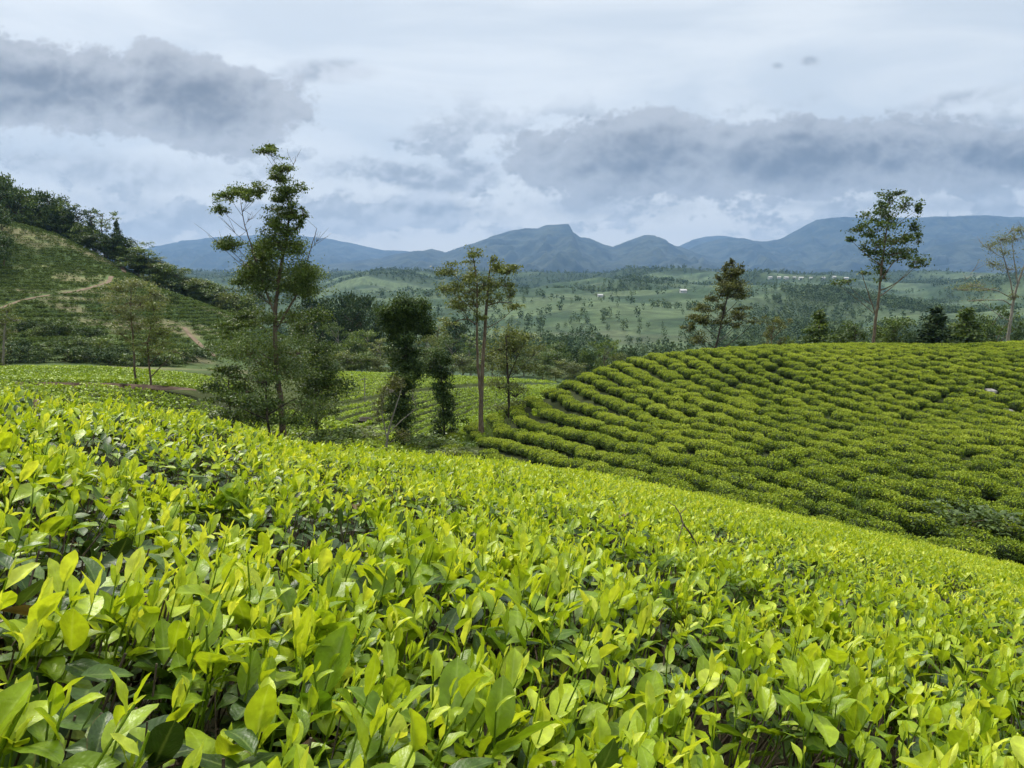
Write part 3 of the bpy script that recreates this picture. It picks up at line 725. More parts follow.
def hill_grass():
    g = np.random.default_rng(21); q = []
    for c, rx, ry in ((hit(858, 500, 18, 80), 2.6, 1.5), (hit(846, 489, 18, 80), 1.6, 1.2), (hit(470, 441, 30, 90), 2.6, 4.0)):
        if c is None: continue
        n = 2200; xy = g.normal(size=(n, 2)) * [rx * .55, ry * .6] + c[:2]; q.append(np.stack([xy[:, 0], xy[:, 1], T(xy[:, 0], xy[:, 1])], 1))
    P = np.concatenate(q); n = len(P); d = np.stack([g.normal(0, .35, n), g.normal(0, .35, n), np.ones(n)], 1); u = g.normal(size=(n, 3)); L = g.uniform(.25, .6, n)
    a = Acc(); blades(a, P, d, u, L, L * .09, g.uniform(.2, 1.2, n), .2, 1, 3, g.uniform(.3, 1, n), 0, 0, g)
    tag(a.build('grass', M['grass']), kind='stuff')
M['grass'] = leaf_mat('wild_grass', [(0, (.06, .12, .02)), (.5, (.13, .22, .04)), (1, (.22, .30, .07))], .3, .5, .2)
hill_grass()

def low_field(name, pts, mat, sizes, seed, per=46, ls=.21):
    """masses of clipped tea seen from far: one mass of leaf faces"""
    g = np.random.default_rng(seed); a = Acc(); pts = np.asarray(pts); n = len(pts)
    d = g.normal(size=(n, per, 3)); d = unit(d) * g.uniform(.6, 1, (n, per, 1)); d[..., 2] = np.abs(d[..., 2])
    sz = np.asarray(sizes)[:, None]
    P = pts[:, None] + np.stack([d[..., 0] * sz, d[..., 1] * sz, d[..., 2] * sz * .75], -1)
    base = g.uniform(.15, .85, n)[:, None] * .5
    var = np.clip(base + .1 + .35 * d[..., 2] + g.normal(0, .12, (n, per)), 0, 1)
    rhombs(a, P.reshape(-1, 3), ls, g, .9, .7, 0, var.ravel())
    tag(a.build(name, mat), kind='stuff')

def valley_fields():
    g = np.random.default_rng(12); out = []; sz = []
    # curving rows on the valley floor
    for i in range(-60, 90):
        for j in range(-80, 80):
            v = j * .62 + g.normal(0, .1); u = i * 1.85 + g.normal(0, .06) + .012 * v * v * (1 if i % 50 < 25 else .6)
            x = -20 + u * .92 + v * .38; y = 92 + v * .92 - u * .38
            if 62 < y < 131 and -.26 < x / y < .06 and not (i % 17 == 0):
                q = pix((x, y, -13))
                if 285 < q[0] < 570: out.append((x, y)); sz.append(g.uniform(.44, .6))
    for i in range(0, 30):
        for j in range(-130, 60):
            x = j * .62 + g.normal(0, .1) - 20; y = 59.6 + i * 1.6 + .004 * (x + 40) ** 2 + g.normal(0, .08)
            if 59.5 < y < 90 and -.78 < x / y < -.36: out.append((x, y)); sz.append(g.uniform(.46, .62))
    for i in range(0, 34):
        for j in range(-90, 50):
            x = j * .66 - 8 + g.normal(0, .1); y = 32 + i * 1.35 + .006 * (x + 20) ** 2 + g.normal(0, .1)
            if 30 < y < 74 and (x / y < -.12) and not (y > 56 and x / y < -.33): out.append((x, y)); sz.append(g.uniform(.44, .6))
    out = np.array(out); z = T(out[:, 0], out[:, 1])
    print('field clumps', len(out))
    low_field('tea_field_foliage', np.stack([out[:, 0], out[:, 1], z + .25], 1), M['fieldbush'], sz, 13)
valley_fields()

def hillside_tea():
    g = np.random.default_rng(14); n = 110000
    x = g.uniform(-240, -30, n); y = g.uniform(104, 250, n); z = T(x, y)
    px = 512 + F * x / y
    ok = (px > -40) & (px < 285) & (y > np.interp(px, [0, 100, 200, 285], [110, 116, 132, 150])) & (((z / .8 + .5 * fbm(x / 20, y / 20, 4, 2)) % 1) < .52)
    ok &= ~((fbm(x / 14, y / 9 + 3, 9, 4) > .62) & (g.random(n) < .55))
    ok &= y < np.interp(px, [-40, 35, 60, 100, 150, 200, 285], [248, 246, 240, 230, 220, 210, 196])
    for P in PATHS:
        dm = np.min(np.hypot(x[:, None] - P[None, ::2, 0], y[:, None] - P[None, ::2, 1]), axis=1); ok &= dm > 1.3
    x, y, z = x[ok], y[ok], z[ok]
    print('hillside clumps', len(x))
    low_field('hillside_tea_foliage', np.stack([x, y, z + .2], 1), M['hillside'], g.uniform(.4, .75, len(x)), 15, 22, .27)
hillside_tea()

# ------------------------------------------------------------------ trees
def clump(acc, c, r, n, size, g, up=.5, asp=.5, droop=0.0, tightness=.24, bias=0.0):
    """a cloud of small leaves made of uneven sprays"""
    k = max(3, int(n / 30)); d = unit(g.normal(size=(k, 3))) * (g.random((k, 1)) ** .5)
    sub = np.asarray(c) + d * np.asarray(r); w = g.dirichlet(np.full(k, 1.6)); cnt = g.multinomial(n, w)
    idx = np.repeat(np.arange(k), cnt)
    P = sub[idx] + g.normal(size=(n, 3)) * np.asarray(r) * tightness * np.array([1, 1, .8])
    tone = g.uniform(.1, .75, k)[idx] + g.normal(0, .13, n) + bias
    rhombs(acc, P, size, g, up, asp, 0, np.clip(tone, 0, 1), droop)
    return sub

def curve3(p0, p1, bend, n=6):
    t = np.linspace(0, 1, n)[:, None]; m = (np.asarray(p0) + p1) / 2 + bend
    return (1 - t) ** 2 * p0 + 2 * t * (1 - t) * m + t * t * np.asarray(p1)

def hero(name, label, d, base, trunks, clumps, leaf, lm, bm, seed, depth=.55, dens=1.0, up=.5, asp=.55, bare=(), tight=.42, cat='tree', shrink=1.0):
    g = np.random.default_rng(seed)
    root = at_px(base[0], d); root[2] = min(root[2], W(base[0], base[1], d)[2] + .6)
    root[2] = T1(root[0], root[1])
    s = d / F
    loc = lambda px, py, dy=0.0: W(px, py, d) - root + np.array([0, dy, 0])
    o = thing(name, label, cat, root)
    tk, cr = Acc(), Acc(); lines = []
    for n, tr in enumerate(trunks):
        P = np.array([loc(a, b) for a, b, _ in tr]); rad = np.array([c * s * .40 for _, _, c in tr])
        if n == 0: P = np.concatenate([[[P[0, 0] + .02, P[0, 1], -.3]], P]); rad = np.concatenate([[rad[0] * 1.5], rad])
        P[1:, 1] += np.cumsum(g.normal(0, .12, len(P) - 1))
        q = np.linspace(0, len(P) - 1, len(P) * 4); P = np.stack([np.interp(q, np.arange(len(P)), P[:, i]) for i in range(3)], 1); rad = np.interp(q, np.arange(len(rad)), rad)
        P[1:, :2] += g.normal(0, .012, (len(P) - 1, 2)) * s * 15
        tube(tk, P, np.maximum(rad, .012), 8); lines.append((P, rad))
    allp = np.concatenate([l[0] for l in lines]); allr = np.concatenate([l[1] for l in lines])
    def limb(c, r0=1.0):
        h = np.hypot(allp[:, 0] - c[0], allp[:, 1] - c[1]); want = c[2] - .75 * h - .2
        k = int(np.argmin(np.abs(allp[:, 2] - want) + .55 * h + 3 * (allp[:, 2] > c[2])))
        p0 = allp[k]; L = np.linalg.norm(c - p0); ra = min(allr[k] * .6, .012 + .011 * L) * r0
        P = curve3(p0, c, np.array([0, 0, -.10 * L]) + g.normal(0, .05 * L, 3), 7); tube(tk, P, np.linspace(ra, max(ra * .3, .008), 7), 5)
        return P
    for cl in clumps:
        px, py, rx, ry, n = cl; c0 = loc(px, py); off = abs(px - base[0]) * s
        dy = g.choice([-1, 1]) * g.uniform(.15, 1) * depth * (rx * s + off * .55)
        c = loc(px, py) * ((d + dy) / d) + np.array([0, dy, 0]) * 0 + root * ((d + dy) / d - 1)
        r = np.array([rx * s, rx * s * .85, ry * s * 1.15]) * .86 * shrink
        limb(c - [0, 0, r[2] * .4])
        m = int(g.integers(3, 6)); ws = g.dirichlet(np.full(m, 2.0)); sub = []
        for w_ in ws:
            o_ = g.normal(0, .55, 3) * r; o_[2] -= .35 * (o_[0] ** 2 + o_[1] ** 2) / (r[0] ** 2 + 1e-6) * r[2]
            rr = r * g.uniform(.5, .95, 3) * np.array([1.1, 1.1, .85]); sub.append(clump(cr, c + o_, rr, max(8, int(n * dens * 2.4 * w_)), leaf, g, up, asp, tightness=tight))
        clump(cr, c, r * 1.2, max(6, int(n * dens * .8)), leaf, g, up, asp, tightness=tight)
        sub = np.concatenate(sub)
        for q in sub[:: max(1, len(sub) // 8)]:
            b = c - [0, 0, r[2] * .6]; tube(tk, curve3(b, q, g.normal(0, .04, 3), 4), np.array([.03, .022, .015, .008]) * max(.5, s * 12), 4)
    for px, py in bare:
        c = loc(px, py, g.normal(0, 1.0)); P = limb(c, .8)
        for _ in range(5):
            k = g.integers(2, 6); e = P[k] + (P[-1] - P[0]) * g.uniform(.15, .4) + g.normal(0, .4, 3) * [1, 1, .5] + [0, 0, .35]
            tube(tk, curve3(P[k], e, g.normal(0, .1, 3), 5), np.linspace(.02, .007, 5) * max(.6, s * 12), 4)
    tk.build('trunk', bm, o)
    if cr.nv: cr.build('crown', lm, o)
    return o

hero('tall_tree', 'tallest tree, many tiered airy crown over a single brown trunk, behind the near tea slope', 48, (284, 440),
     [[(284, 440, 9), (282, 415, 8), (280, 395, 7), (277, 370, 6), (275, 340, 5.5), (275, 310, 5), (277, 285, 4.5), (282, 255, 4), (287, 230, 3), (288, 205, 2), (283, 185, 1.3), (275, 166, .8), (266, 150, .5)],
      [(276, 318, 3), (264, 285, 2.4), (253, 250, 1.8), (246, 225, 1.2), (241, 203, .8)], [(276, 330, 2.5), (296, 295, 2.2), (306, 262, 1.4), (316, 228, .7)]],
     [(264, 150, 9, 4, 150), (269, 147, 4, 3, 60), (281, 169, 10, 6, 300), (277, 176, 8, 4, 130), (290, 187, 12, 5, 320), (284, 196, 10, 5, 200), (262, 188, 9, 4, 130), (258, 194, 4, 4, 60),
      (240, 190, 12, 5, 330), (230, 196, 9, 5, 180), (219, 205, 6, 6, 140), (248, 197, 6, 4, 90), (281, 211, 12, 6, 360), (271, 220, 9, 5, 200), (292, 208, 7, 8, 170), (284, 229, 10, 7, 260), (296, 226, 6, 6, 130), (303, 214, 4, 4, 60), (300, 184, 3, 3, 35),
      (235, 243, 12, 5, 260), (229, 247, 6, 4, 90), (265, 255, 17, 12, 900), (284, 246, 16, 11, 700), (270, 274, 26, 11, 1000), (300, 268, 17, 10, 600), (313, 273, 11, 8, 420), (250, 274, 11, 9, 380), (292, 288, 20, 11, 620), (262, 292, 20, 10, 560), (241, 280, 8, 6, 150),
      (282, 236, 12, 8, 320), (255, 314, 16, 6, 420), (237, 326, 14, 5, 300), (226, 333, 9, 5, 170), (285, 318, 20, 8, 380), (252, 345, 28, 14, 520), (300, 345, 24, 15, 520), (262, 365, 28, 12, 420), (290, 372, 26, 12, 400), (250, 385, 24, 10, 260), (298, 398, 24, 11, 260), (270, 402, 28, 12, 260), (244, 412, 22, 10, 200), (312, 414, 20, 10, 200)],
     .135, M['tree_green'], M['bark'], 31, dens=1.7, bare=((322, 232), (248, 210), (232, 225), (296, 160), (222, 240)))
hero('bushy_tree', 'dense bushy tree pressing against the tallest tree, on the field side', 53, (316, 430), [[(316, 430, 4), (315, 400, 3.4), (316, 370, 2.6), (317, 345, 1.5)]],
     [(313, 318, 12, 9, 420), (303, 330, 12, 8, 300), (318, 345, 15, 11, 500), (315, 362, 21, 13, 950), (322, 380, 18, 13, 850), (303, 385, 16, 12, 600), (330, 396, 10, 12, 420), (306, 404, 15, 10, 420), (322, 412, 14, 10, 320)], .18, M['tree_green'], M['bark'], 32, dens=.8)
hero('leafy_sapling', 'low fresh green tree with spread crown at the end of the banked field', 47, (232, 430), [[(232, 430, 2.6), (230, 405, 2.2), (228, 380, 1.4)]],
     [(228, 372, 16, 7, 420), (218, 382, 11, 7, 240), (238, 383, 12, 8, 300), (225, 396, 15, 8, 260), (240, 402, 10, 8, 180)], .18, M['tree_green'], M['bark'], 33, dens=.8)
hero('slim_tree', 'slim low tree with crooked dark stem and feathery branches in front of the tallest tree', 44, (270, 438), [[(270, 438, 4), (268, 418, 3.4), (265, 395, 2.4), (266, 370, 1.4)], [(268, 420, 2), (250, 412, 1.6), (236, 404, 1)], [(268, 415, 2), (284, 405, 1.4), (296, 398, .8)]],
     [(262, 378, 16, 9, 260), (250, 396, 18, 9, 260), (275, 400, 16, 9, 220), (236, 412, 16, 8, 240), (255, 420, 18, 8, 300), (290, 418, 16, 9, 300), (224, 420, 12, 6, 160)], .18, M['tree_green'], M['bark_dark'], 34, dens=.75, bare=((228, 405), (300, 405)))
hero('dark_tree', 'dense near black tree with round head on a leafy column in the valley field', 58, (403, 447), [[(403, 447, 6), (403, 410, 5), (405, 360, 4.5), (407, 320, 3)]],
     [(407, 304, 17, 9, 900), (396, 313, 14, 11, 800), (419, 313, 14, 11, 800), (407, 320, 18, 10, 900), (393, 325, 10, 8, 400), (422, 326, 10, 8, 400), (403, 338, 15, 8, 620), (404, 352, 15, 9, 620), (407, 367, 17, 11, 850), (404, 386, 17, 11, 850), (400, 404, 17, 11, 800), (406, 420, 15, 10, 650), (401, 435, 13, 8, 400)], .20, M['tree_dark'], M['bark_dark'], 35, depth=.3, dens=1.25, shrink=.84)
hero('dark_tree', 'shorter dark tree, two tiers of leaves on a slender stem beside the round headed one', 66, (445, 441), [[(445, 441, 3), (444, 415, 2.6), (442, 390, 2.2), (441, 360, 1.4)]],
     [(441, 356, 9, 6, 330), (436, 368, 10, 7, 360), (444, 376, 8, 6, 260), (438, 386, 7, 5, 130), (445, 396, 9, 8, 360), (446, 412, 10, 9, 380), (442, 426, 9, 8, 300), (450, 432, 6, 6, 140)], .2, M['tree_dark'], M['bark_dark'], 36, depth=.4, dens=1.5, shrink=1.05)
hero('withered_shrub', 'half bare shrub with pale forked stems at the foot of the round headed dark tree', 53, (386, 450), [[(386, 450, 3), (388, 432, 2.4), (395, 410, 1.6), (402, 388, .9)], [(387, 438, 1.8), (382, 415, 1.4), (381, 395, .8)], [(388, 434, 1.6), (402, 420, 1.2), (416, 409, .7)]],
     [(393, 388, 9, 6, 110), (400, 378, 8, 6, 110), (382, 398, 7, 8, 90), (377, 412, 6, 6, 60), (399, 432, 8, 6, 90)], .16, M['tree_bronze'], M['bark_pale'], 37, bare=((376, 398), (410, 395)))
hero('gum_tree', 'tall slender tree with two upright stems and sparse yellowish leaves, mid valley', 64, (481, 424),
     [[(481, 424, 6.5), (481, 400, 5.4), (482, 380, 4.8), (484, 340, 4.2), (487, 300, 3.4), (488, 280, 2.2), (491, 262, 1.1)], [(481, 400, 3.6), (478, 370, 3.2), (477, 340, 3), (477, 310, 2.5), (477, 280, 1.8), (474, 262, 1.2), (472, 250, .8)],
      [(477, 325, 2), (468, 319, 1.6), (459, 320, 1.2), (450, 326, .7)], [(486, 306, 1.8), (499, 302, 1.3), (513, 303, .8)]],
     [(473, 254, 9, 5, 150), (451, 270, 11, 5, 190), (447, 287, 8, 5, 110), (462, 289, 12, 7, 230), (455, 299, 10, 5, 140), (469, 275, 8, 9, 180), (483, 284, 12, 9, 240), (497, 267, 11, 6, 190), (511, 268, 10, 3, 150), (505, 283, 8, 6, 120), (474, 300, 10, 7, 170), (492, 300, 9, 5, 100),
      (515, 305, 9, 4, 80), (510, 293, 5, 7, 80), (464, 309, 11, 4, 120), (495, 258, 3, 3, 30), (447, 321, 9, 4, 80), (480, 316, 7, 4, 60)], .22, M['tree_olive'], M['bark'], 38, dens=1.0, tight=.5)
hero('thin_tree', 'thin crowned olive tree close beside the two stemmed one', 68, (509, 422), [[(509, 422, 3.6), (509, 395, 3), (507, 365, 2.4), (506, 335, 1.3)], [(508, 380, 1.8), (520, 350, 1.2), (528, 338, .8)]],
     [(505, 333, 15, 9, 330), (498, 345, 12, 8, 220), (527, 336, 12, 5, 170), (515, 347, 15, 8, 260), (500, 362, 14, 9, 220), (521, 364, 14, 8, 200), (500, 383, 14, 9, 190), (516, 392, 14, 9, 190), (507, 405, 15, 8, 200), (534, 352, 9, 6, 90)], .2, M['tree_olive'], M['bark_dark'], 39)
hero('bronze_tree', 'tapering reddish olive tree with ragged open tiers on the hill brow', 92, (715, 349), [[(715, 349, 2.8), (717, 340, 2.6), (720, 325, 2.2), (724, 308, 1.9), (728, 290, 1.5), (731, 268, .8), (732, 259, .4)]],
     [(732, 262, 2.5, 4, 60), (735, 272, 8, 6, 260), (727, 279, 7, 6, 210), (728, 285, 11, 5, 300), (738, 286, 9, 6, 260), (720, 293, 9, 4, 220), (709, 298, 6, 3, 110), (742, 293, 8, 4, 180), (703, 306, 8, 4, 130), (697, 318, 8, 5, 230), (692, 326, 5, 4, 90), (706, 319, 6, 5, 130),
      (722, 305, 4, 6, 90), (723, 321, 8, 5, 170), (745, 308, 7, 2, 60), (742, 317, 8, 5, 170), (737, 326, 7, 3, 90), (754, 321, 4, 2, 35), (698, 340, 8, 4, 120), (684, 326, 4, 2, 30), (725, 270, 4, 5, 80), (741, 267, 3, 4, 60), (718, 277, 3, 4, 40)], .24, M['tree_bronze'], M['bark_dark'], 40, depth=.4, dens=1.4)
hero('speckled_tree', 'tall tree with loose speckled crown leaning over a bare lower trunk on the hill brow', 86, (873, 341), [[(873, 341, 4), (875, 320, 3.6), (878, 300, 3), (881, 272, 2.6), (884, 242, 1.8), (890, 206, .9)], [(876, 315, 1.8), (870, 298, 1.4), (866, 285, 1), (862, 272, .6)], [(880, 282, 1.6), (893, 262, 1.2), (908, 257, .7)]],
     [(898, 193, 5, 3, 40), (890, 200, 10, 7, 120), (880, 208, 7, 5, 80), (904, 205, 7, 5, 70), (917, 207, 4, 7, 60), (874, 217, 9, 6, 110), (890, 219, 13, 8, 170), (914, 225, 6, 7, 80), (861, 227, 8, 4, 80), (871, 232, 9, 5, 110), (886, 237, 13, 7, 170), (905, 240, 9, 6, 110), (918, 238, 4, 5, 50),
      (851, 239, 5, 3, 40), (873, 249, 9, 6, 110), (894, 251, 10, 5, 120), (906, 255, 13, 5, 150), (920, 260, 8, 4, 80), (880, 262, 9, 6, 110), (912, 266, 5, 2, 30), (862, 273, 6, 2, 25), (846, 280, 7, 3, 40), (837, 283, 4, 2, 20), (884, 275, 6, 5, 45), (866, 246, 6, 5, 60)], .30, M['tree_green'], M['bark'], 41, tight=.5, dens=1.0, asp=.6)
hero('pale_tree', 'half bare tree with pale fine twigs and long low side branches on the brow', 90, (1008, 341), [[(1008, 341, 4), (1010, 322, 3.6), (1013, 304, 3.2), (1017, 288, 2.6), (1022, 270, 2), (1028, 250, 1.2), (1034, 228, .6)], [(1014, 300, 2), (1010, 280, 1.6), (1004, 262, 1.2), (998, 242, .7)], [(1018, 285, 1.6), (1014, 262, 1.2), (1012, 238, .7)],
      [(1013, 306, 1.6), (1004, 300, 1.2), (985, 300, .8), (968, 301, .5)], [(1014, 300, 1.4), (998, 291, 1), (975, 287, .7), (958, 286, .4)]],
     [(1000, 235, 9, 7, 150), (990, 245, 8, 6, 110), (1005, 250, 9, 7, 130), (1015, 235, 8, 8, 130), (1021, 228, 6, 5, 90), (993, 261, 9, 5, 100), (1010, 266, 8, 6, 80), (973, 283, 13, 3, 110), (986, 289, 12, 2, 70), (962, 289, 9, 2, 60), (1012, 296, 5, 3, 60), (1032, 240, 9, 9, 150), (1036, 260, 10, 8, 130), (978, 299, 12, 2, 40)],
     .17, M['tree_pale'], M['bark_pale'], 42, bare=((988, 240), (1004, 228), (1020, 222), (980, 262), (1030, 226)), tight=.5)
hero('feathery_tree', 'taller of two light feathery trees in front of the terraced hill', 60, (137, 398), [[(137, 398, 3), (134, 370, 2.7), (133, 340, 2.3), (131, 310, 1.7), (133, 284, .9)]],
     [(135, 282, 13, 5, 230), (120, 289, 12, 4, 180), (150, 289, 8, 7, 190), (110, 297, 8, 3, 80), (128, 299, 14, 6, 230), (141, 304, 13, 6, 220), (117, 309, 10, 4, 110), (130, 317, 12, 6, 150), (122, 332, 8, 5, 90), (138, 327, 9, 5, 90)], .17, M['tree_pale'], M['bark'], 43, tight=.46)
hero('feathery_tree', 'shorter of two light feathery trees in front of the terraced hill', 59, (151, 398), [[(151, 398, 3), (149, 375, 2.6), (146, 345, 2.1), (150, 318, 1.4)]],
     [(154, 306, 9, 7, 150), (152, 319, 10, 7, 170), (158, 331, 10, 6, 150), (148, 338, 9, 6, 130), (165, 343, 10, 3, 80), (160, 351, 10, 4, 90), (175, 351, 8, 2, 40), (145, 351, 6, 5, 60), (168, 331, 7, 4, 60)], .17, M['tree_olive'], M['bark'], 44, tight=.46)
hero('grey_tree', 'grey barked tree with thin yellowish top standing at the hill foot, before the scrub', 84, (4, 384), [[(4, 384, 4), (4, 360, 3), (5, 335, 2), (7, 312, 1)]],
     [(8, 309, 8, 5, 150), (14, 318, 8, 5, 120), (2, 322, 8, 6, 140), (6, 336, 8, 7, 140), (1, 352, 7, 8, 160), (4, 368, 6, 7, 120)], .2, M['tree_olive'], M['bark_pale'], 45)

# trees of a few shapes that repeat with distance
def shape_tree(kind, seed):
    g = np.random.default_rng(seed); tk, cr = Acc(), Acc(); Hh = 12.0
    if kind == 'round':
        C = [(np.array([g.normal(0, 1.7), g.normal(0, 1.7), g.uniform(2.6, 10.6)])) for _ in range(22)]; R = lambda c: np.array([1.9, 1.9, 1.3]); n, top, lf = 150, 9.0, .50
    elif kind == 'tall':
        C = [np.array([g.normal(0, .35 + .11 * (z - 3)), g.normal(0, .35 + .11 * (z - 3)), z]) for z in np.linspace(2.5, 11.6, 18)]; R = lambda c: np.array([1.25, 1.25, .8]); n, top, lf = 95, 11.2, .38
    elif kind == 'cone':
        C = []
        for z in np.linspace(1.0, 11.4, 17):
            for q in range(2 if z < 8 else 1): a = g.uniform(0, 6.28); rr = (12 - z) * .30 * g.uniform(.2, .9); C.append(np.array([rr * math.cos(a), rr * math.sin(a), z]))
        R = lambda c: np.array([.55 + (12 - c[2]) * .20] * 2 + [1.0]); n, top, lf = 220, 11.2, .46
    elif kind == 'spread':
        C = [np.array([g.normal(0, 2.6), g.normal(0, 2.6), g.uniform(7.2, 11)]) for _ in range(13)] + [np.array([g.normal(0, 1.7), g.normal(0, 1.7), g.uniform(2.5, 7.2)]) for _ in range(9)]; R = lambda c: np.array([1.7, 1.7, 1.0]); n, top, lf = 130, 9, .42
    else:
        C = [np.array([g.normal(0, 2.6), g.normal(0, 2.6), g.uniform(1.2, 6.5)]) for _ in range(14)]; R = lambda c: np.array([2.6, 2.6, 2.0]); n, top, lf = 120, 5, .75
    P = np.array([[0, 0, -1.5], [g.normal(0, .1), g.normal(0, .1), top * .35], [g.normal(0, .3), g.normal(0, .3), top * .7], [g.normal(0, .3), g.normal(0, .3), top]])
    q = np.linspace(0, 3, 12); P = np.stack([np.interp(q, np.arange(4), P[:, i]) for i in range(3)], 1); tube(tk, P, np.linspace(.24, .05, 12), 7)
    for c in C:
        k = int(np.argmin(np.abs(P[:, 2] - (c[2] - .6 * np.hypot(c[0], c[1]) - .5)))); tube(tk, curve3(P[k], c, g.normal(0, .2, 3), 5), np.linspace(.10, .03, 5), 5)
        clump(cr, c, R(c), n, lf, g, .5, .6, tightness=.32)
    return tk, cr
PROTO = {}
def tree_at(kind, variant, mat, pos, h, w, label, group=None, name='tree', bark='bark', g=RNG, cat='tree'):
    key = (kind, variant, mat, bark)
    if key not in PROTO:
        tk, cr = shape_tree(kind, 700 + variant * 17 + len(kind)); PROTO[key] = (tk.mesh('trunk', M[bark]), cr.mesh('crown', M[mat]))
    o = thing(name, label, cat, pos, group, g.uniform(0, 6.28)); o.scale = (w / 12, w / 12, h / 12)
    for nm, me in zip(('trunk', 'crown'), PROTO[key]): put_mesh(nm, me, o)
    return o
def top_tree(kind, variant, mat, px, top, d, wpx, label, group=None, name='tree', bark='bark', g=RNG):
    p = at_px(px, d); h = max(1.5, float(W(px, top, d)[2]) - p[2])
    full = {'round': 7.5, 'tall': 4.6, 'cone': 5.0, 'spread': 9.0, 'scrub': 11.5}[kind]
    return tree_at(kind, variant, mat, p, h, wpx * d / F * 12 / full, label, group, name, bark, g)

gq = np.random.default_rng(77)
# trees behind the brow of the round hill
top_tree('spread', 0, 'tree_bronze', 773, 315, 100, 26, 'small reddish flat topped tree between the bronze tree and the pointed dark ones', name='small_tree')
top_tree('round', 1, 'tree_green', 789, 328, 112, 16, 'faint low tree just behind the small reddish flat topped one', name='small_tree')
top_tree('cone', 0, 'tree_green', 821, 308, 100, 32, 'pointed green tree with a crooked tip, first of the pointed ones after the bronze tree', name='pointed_tree')
top_tree('round', 2, 'tree_green', 857, 318, 104, 32, 'low round tree at the bare foot of the speckled tree, on its valley side', name='round_tree')
top_tree('round', 3, 'tree_green', 896, 314, 102, 38, 'broad low tree between the speckled tree and the two dark pointed ones', name='round_tree')
top_tree('cone', 1, 'far_tree', 938, 308, 98, 42, 'squat dark pointed tree, broader of the two side by side on the brow', name='pointed_tree')
top_tree('cone', 2, 'tree_green', 968, 307, 100, 38, 'dark pointed tree next to the half bare pale tree, slimmer of two side by side', name='pointed_tree')
top_tree('spread', 1, 'tree_green', 995, 302, 128, 42, 'hazy wide crowned tree partly hidden behind the pale half bare tree', name='round_tree')
top_tree('round', 0, 'tree_dark', 1021, 327, 104, 14, 'small dark bush like tree at the picture edge under the pale half bare tree', name='small_tree')
top_tree('round', 2, 'tree_dark', 745, 340, 90, 9, 'tiny dark shrub peeping over the brow beside the bronze tree', name='shrub')
for k, (px, tp, d, w, lab) in enumerate([(841, 325, 110, 20, 'low dark tree touching the crooked tipped pointed one'), (880, 327, 106, 18, 'low bush like tree right at the foot of the speckled trunk'), (914, 326, 108, 20, 'small tree filling the gap before the squat pointed one'), (953, 324, 106, 18, 'small tree squeezed between the two dark pointed ones'), (983, 322, 106, 20, 'small tree between the slimmer pointed one and the pale half bare tree')]):
    top_tree('cone' if k % 2 else 'round', k % 4, ('far_tree', 'tree_green')[k % 2], px, tp, d, w, lab, name='small_tree')
# the pair over the shoulder of the round hill
top_tree('round', 1, 'tree_dark', 587, 341, 150, 20, 'dark tree over the shoulder of the domed hill, the smaller of a touching pair', name='valley_tree')
top_tree('spread', 0, 'tree_green', 605, 339, 152, 30, 'dark umbrella crowned tree beyond the domed hill, larger of a touching pair', name='valley_tree')
for k, (px, tp, d, w, kind, mat) in enumerate([(312, 291, 205, 34, 'round', 'far_tree'), (330, 288, 212, 36, 'round', 'far_tree'), (347, 287, 218, 34, 'round', 'far_tree'), (362, 291, 214, 34, 'round', 'far_tree'), (376, 301, 205, 26, 'round', 'far_tree'), (298, 298, 200, 30, 'round', 'far_tree'), (322, 303, 190, 30, 'round', 'far_tree'), (352, 304, 195, 34, 'round', 'far_tree')]):
    top_tree(kind, k % 4, mat, px, tp, d, w, 'big dark green tree in the dense clump on the valley floor beyond the tallest tree', 'dark trees clumped on the valley floor', 'valley_tree', g=gq)
mids = [(338, 322, 160, 28, 'spread', 'tree_green'), (352, 328, 150, 26, 'round', 'tree_green'), (366, 326, 158, 30, 'spread', 'tree_green'), (378, 338, 146, 24, 'tall', 'tree_olive'), (330, 342, 145, 24, 'round', 'tree_green'), (346, 346, 142, 26, 'round', 'tree_olive'), (360, 350, 140, 24, 'round', 'tree_green'),
        (374, 356, 138, 24, 'round', 'tree_olive'), (390, 345, 150, 24, 'round', 'tree_green'), (426, 328, 165, 26, 'spread', 'tree_olive'), (438, 322, 178, 24, 'tall', 'tree_olive'), (430, 345, 150, 26, 'round', 'tree_green'), (452, 336, 160, 26, 'spread', 'tree_green'), (462, 350, 145, 24, 'round', 'tree_olive'),
        (445, 356, 142, 22, 'round', 'tree_green'), (470, 334, 175, 22, 'tall', 'tree_green'), (492, 348, 150, 26, 'round', 'tree_olive'), (478, 358, 142, 22, 'round', 'tree_green'), (535, 341, 165, 26, 'spread', 'tree_olive'), (548, 350, 150, 26, 'round', 'tree_green'), (558, 340, 175, 26, 'round', 'tree_green'), (566, 356, 146, 24, 'round', 'tree_olive'),
        (575, 362, 142, 22, 'round', 'tree_olive'), (543, 364, 139, 22, 'round', 'tree_green'), (524, 356, 143, 24, 'round', 'tree_green'), (556, 366, 138, 20, 'round', 'tree_olive'), (412, 356, 142, 26, 'round', 'tree_green'), (508, 362, 140, 22, 'round', 'tree_green'), (300, 330, 165, 26, 'round', 'tree_green'), (316, 350, 140, 24, 'round', 'tree_olive'),
        (574, 345, 190, 22, 'round', 'far_tree'), (620, 350, 165, 20, 'round', 'tree_olive'), (632, 346, 180, 18, 'round', 'far_tree'), (400, 322, 200, 30, 'round', 'far_tree'), (455, 315, 230, 26, 'round', 'far_tree'), (515, 328, 220, 26, 'round', 'far_tree')]
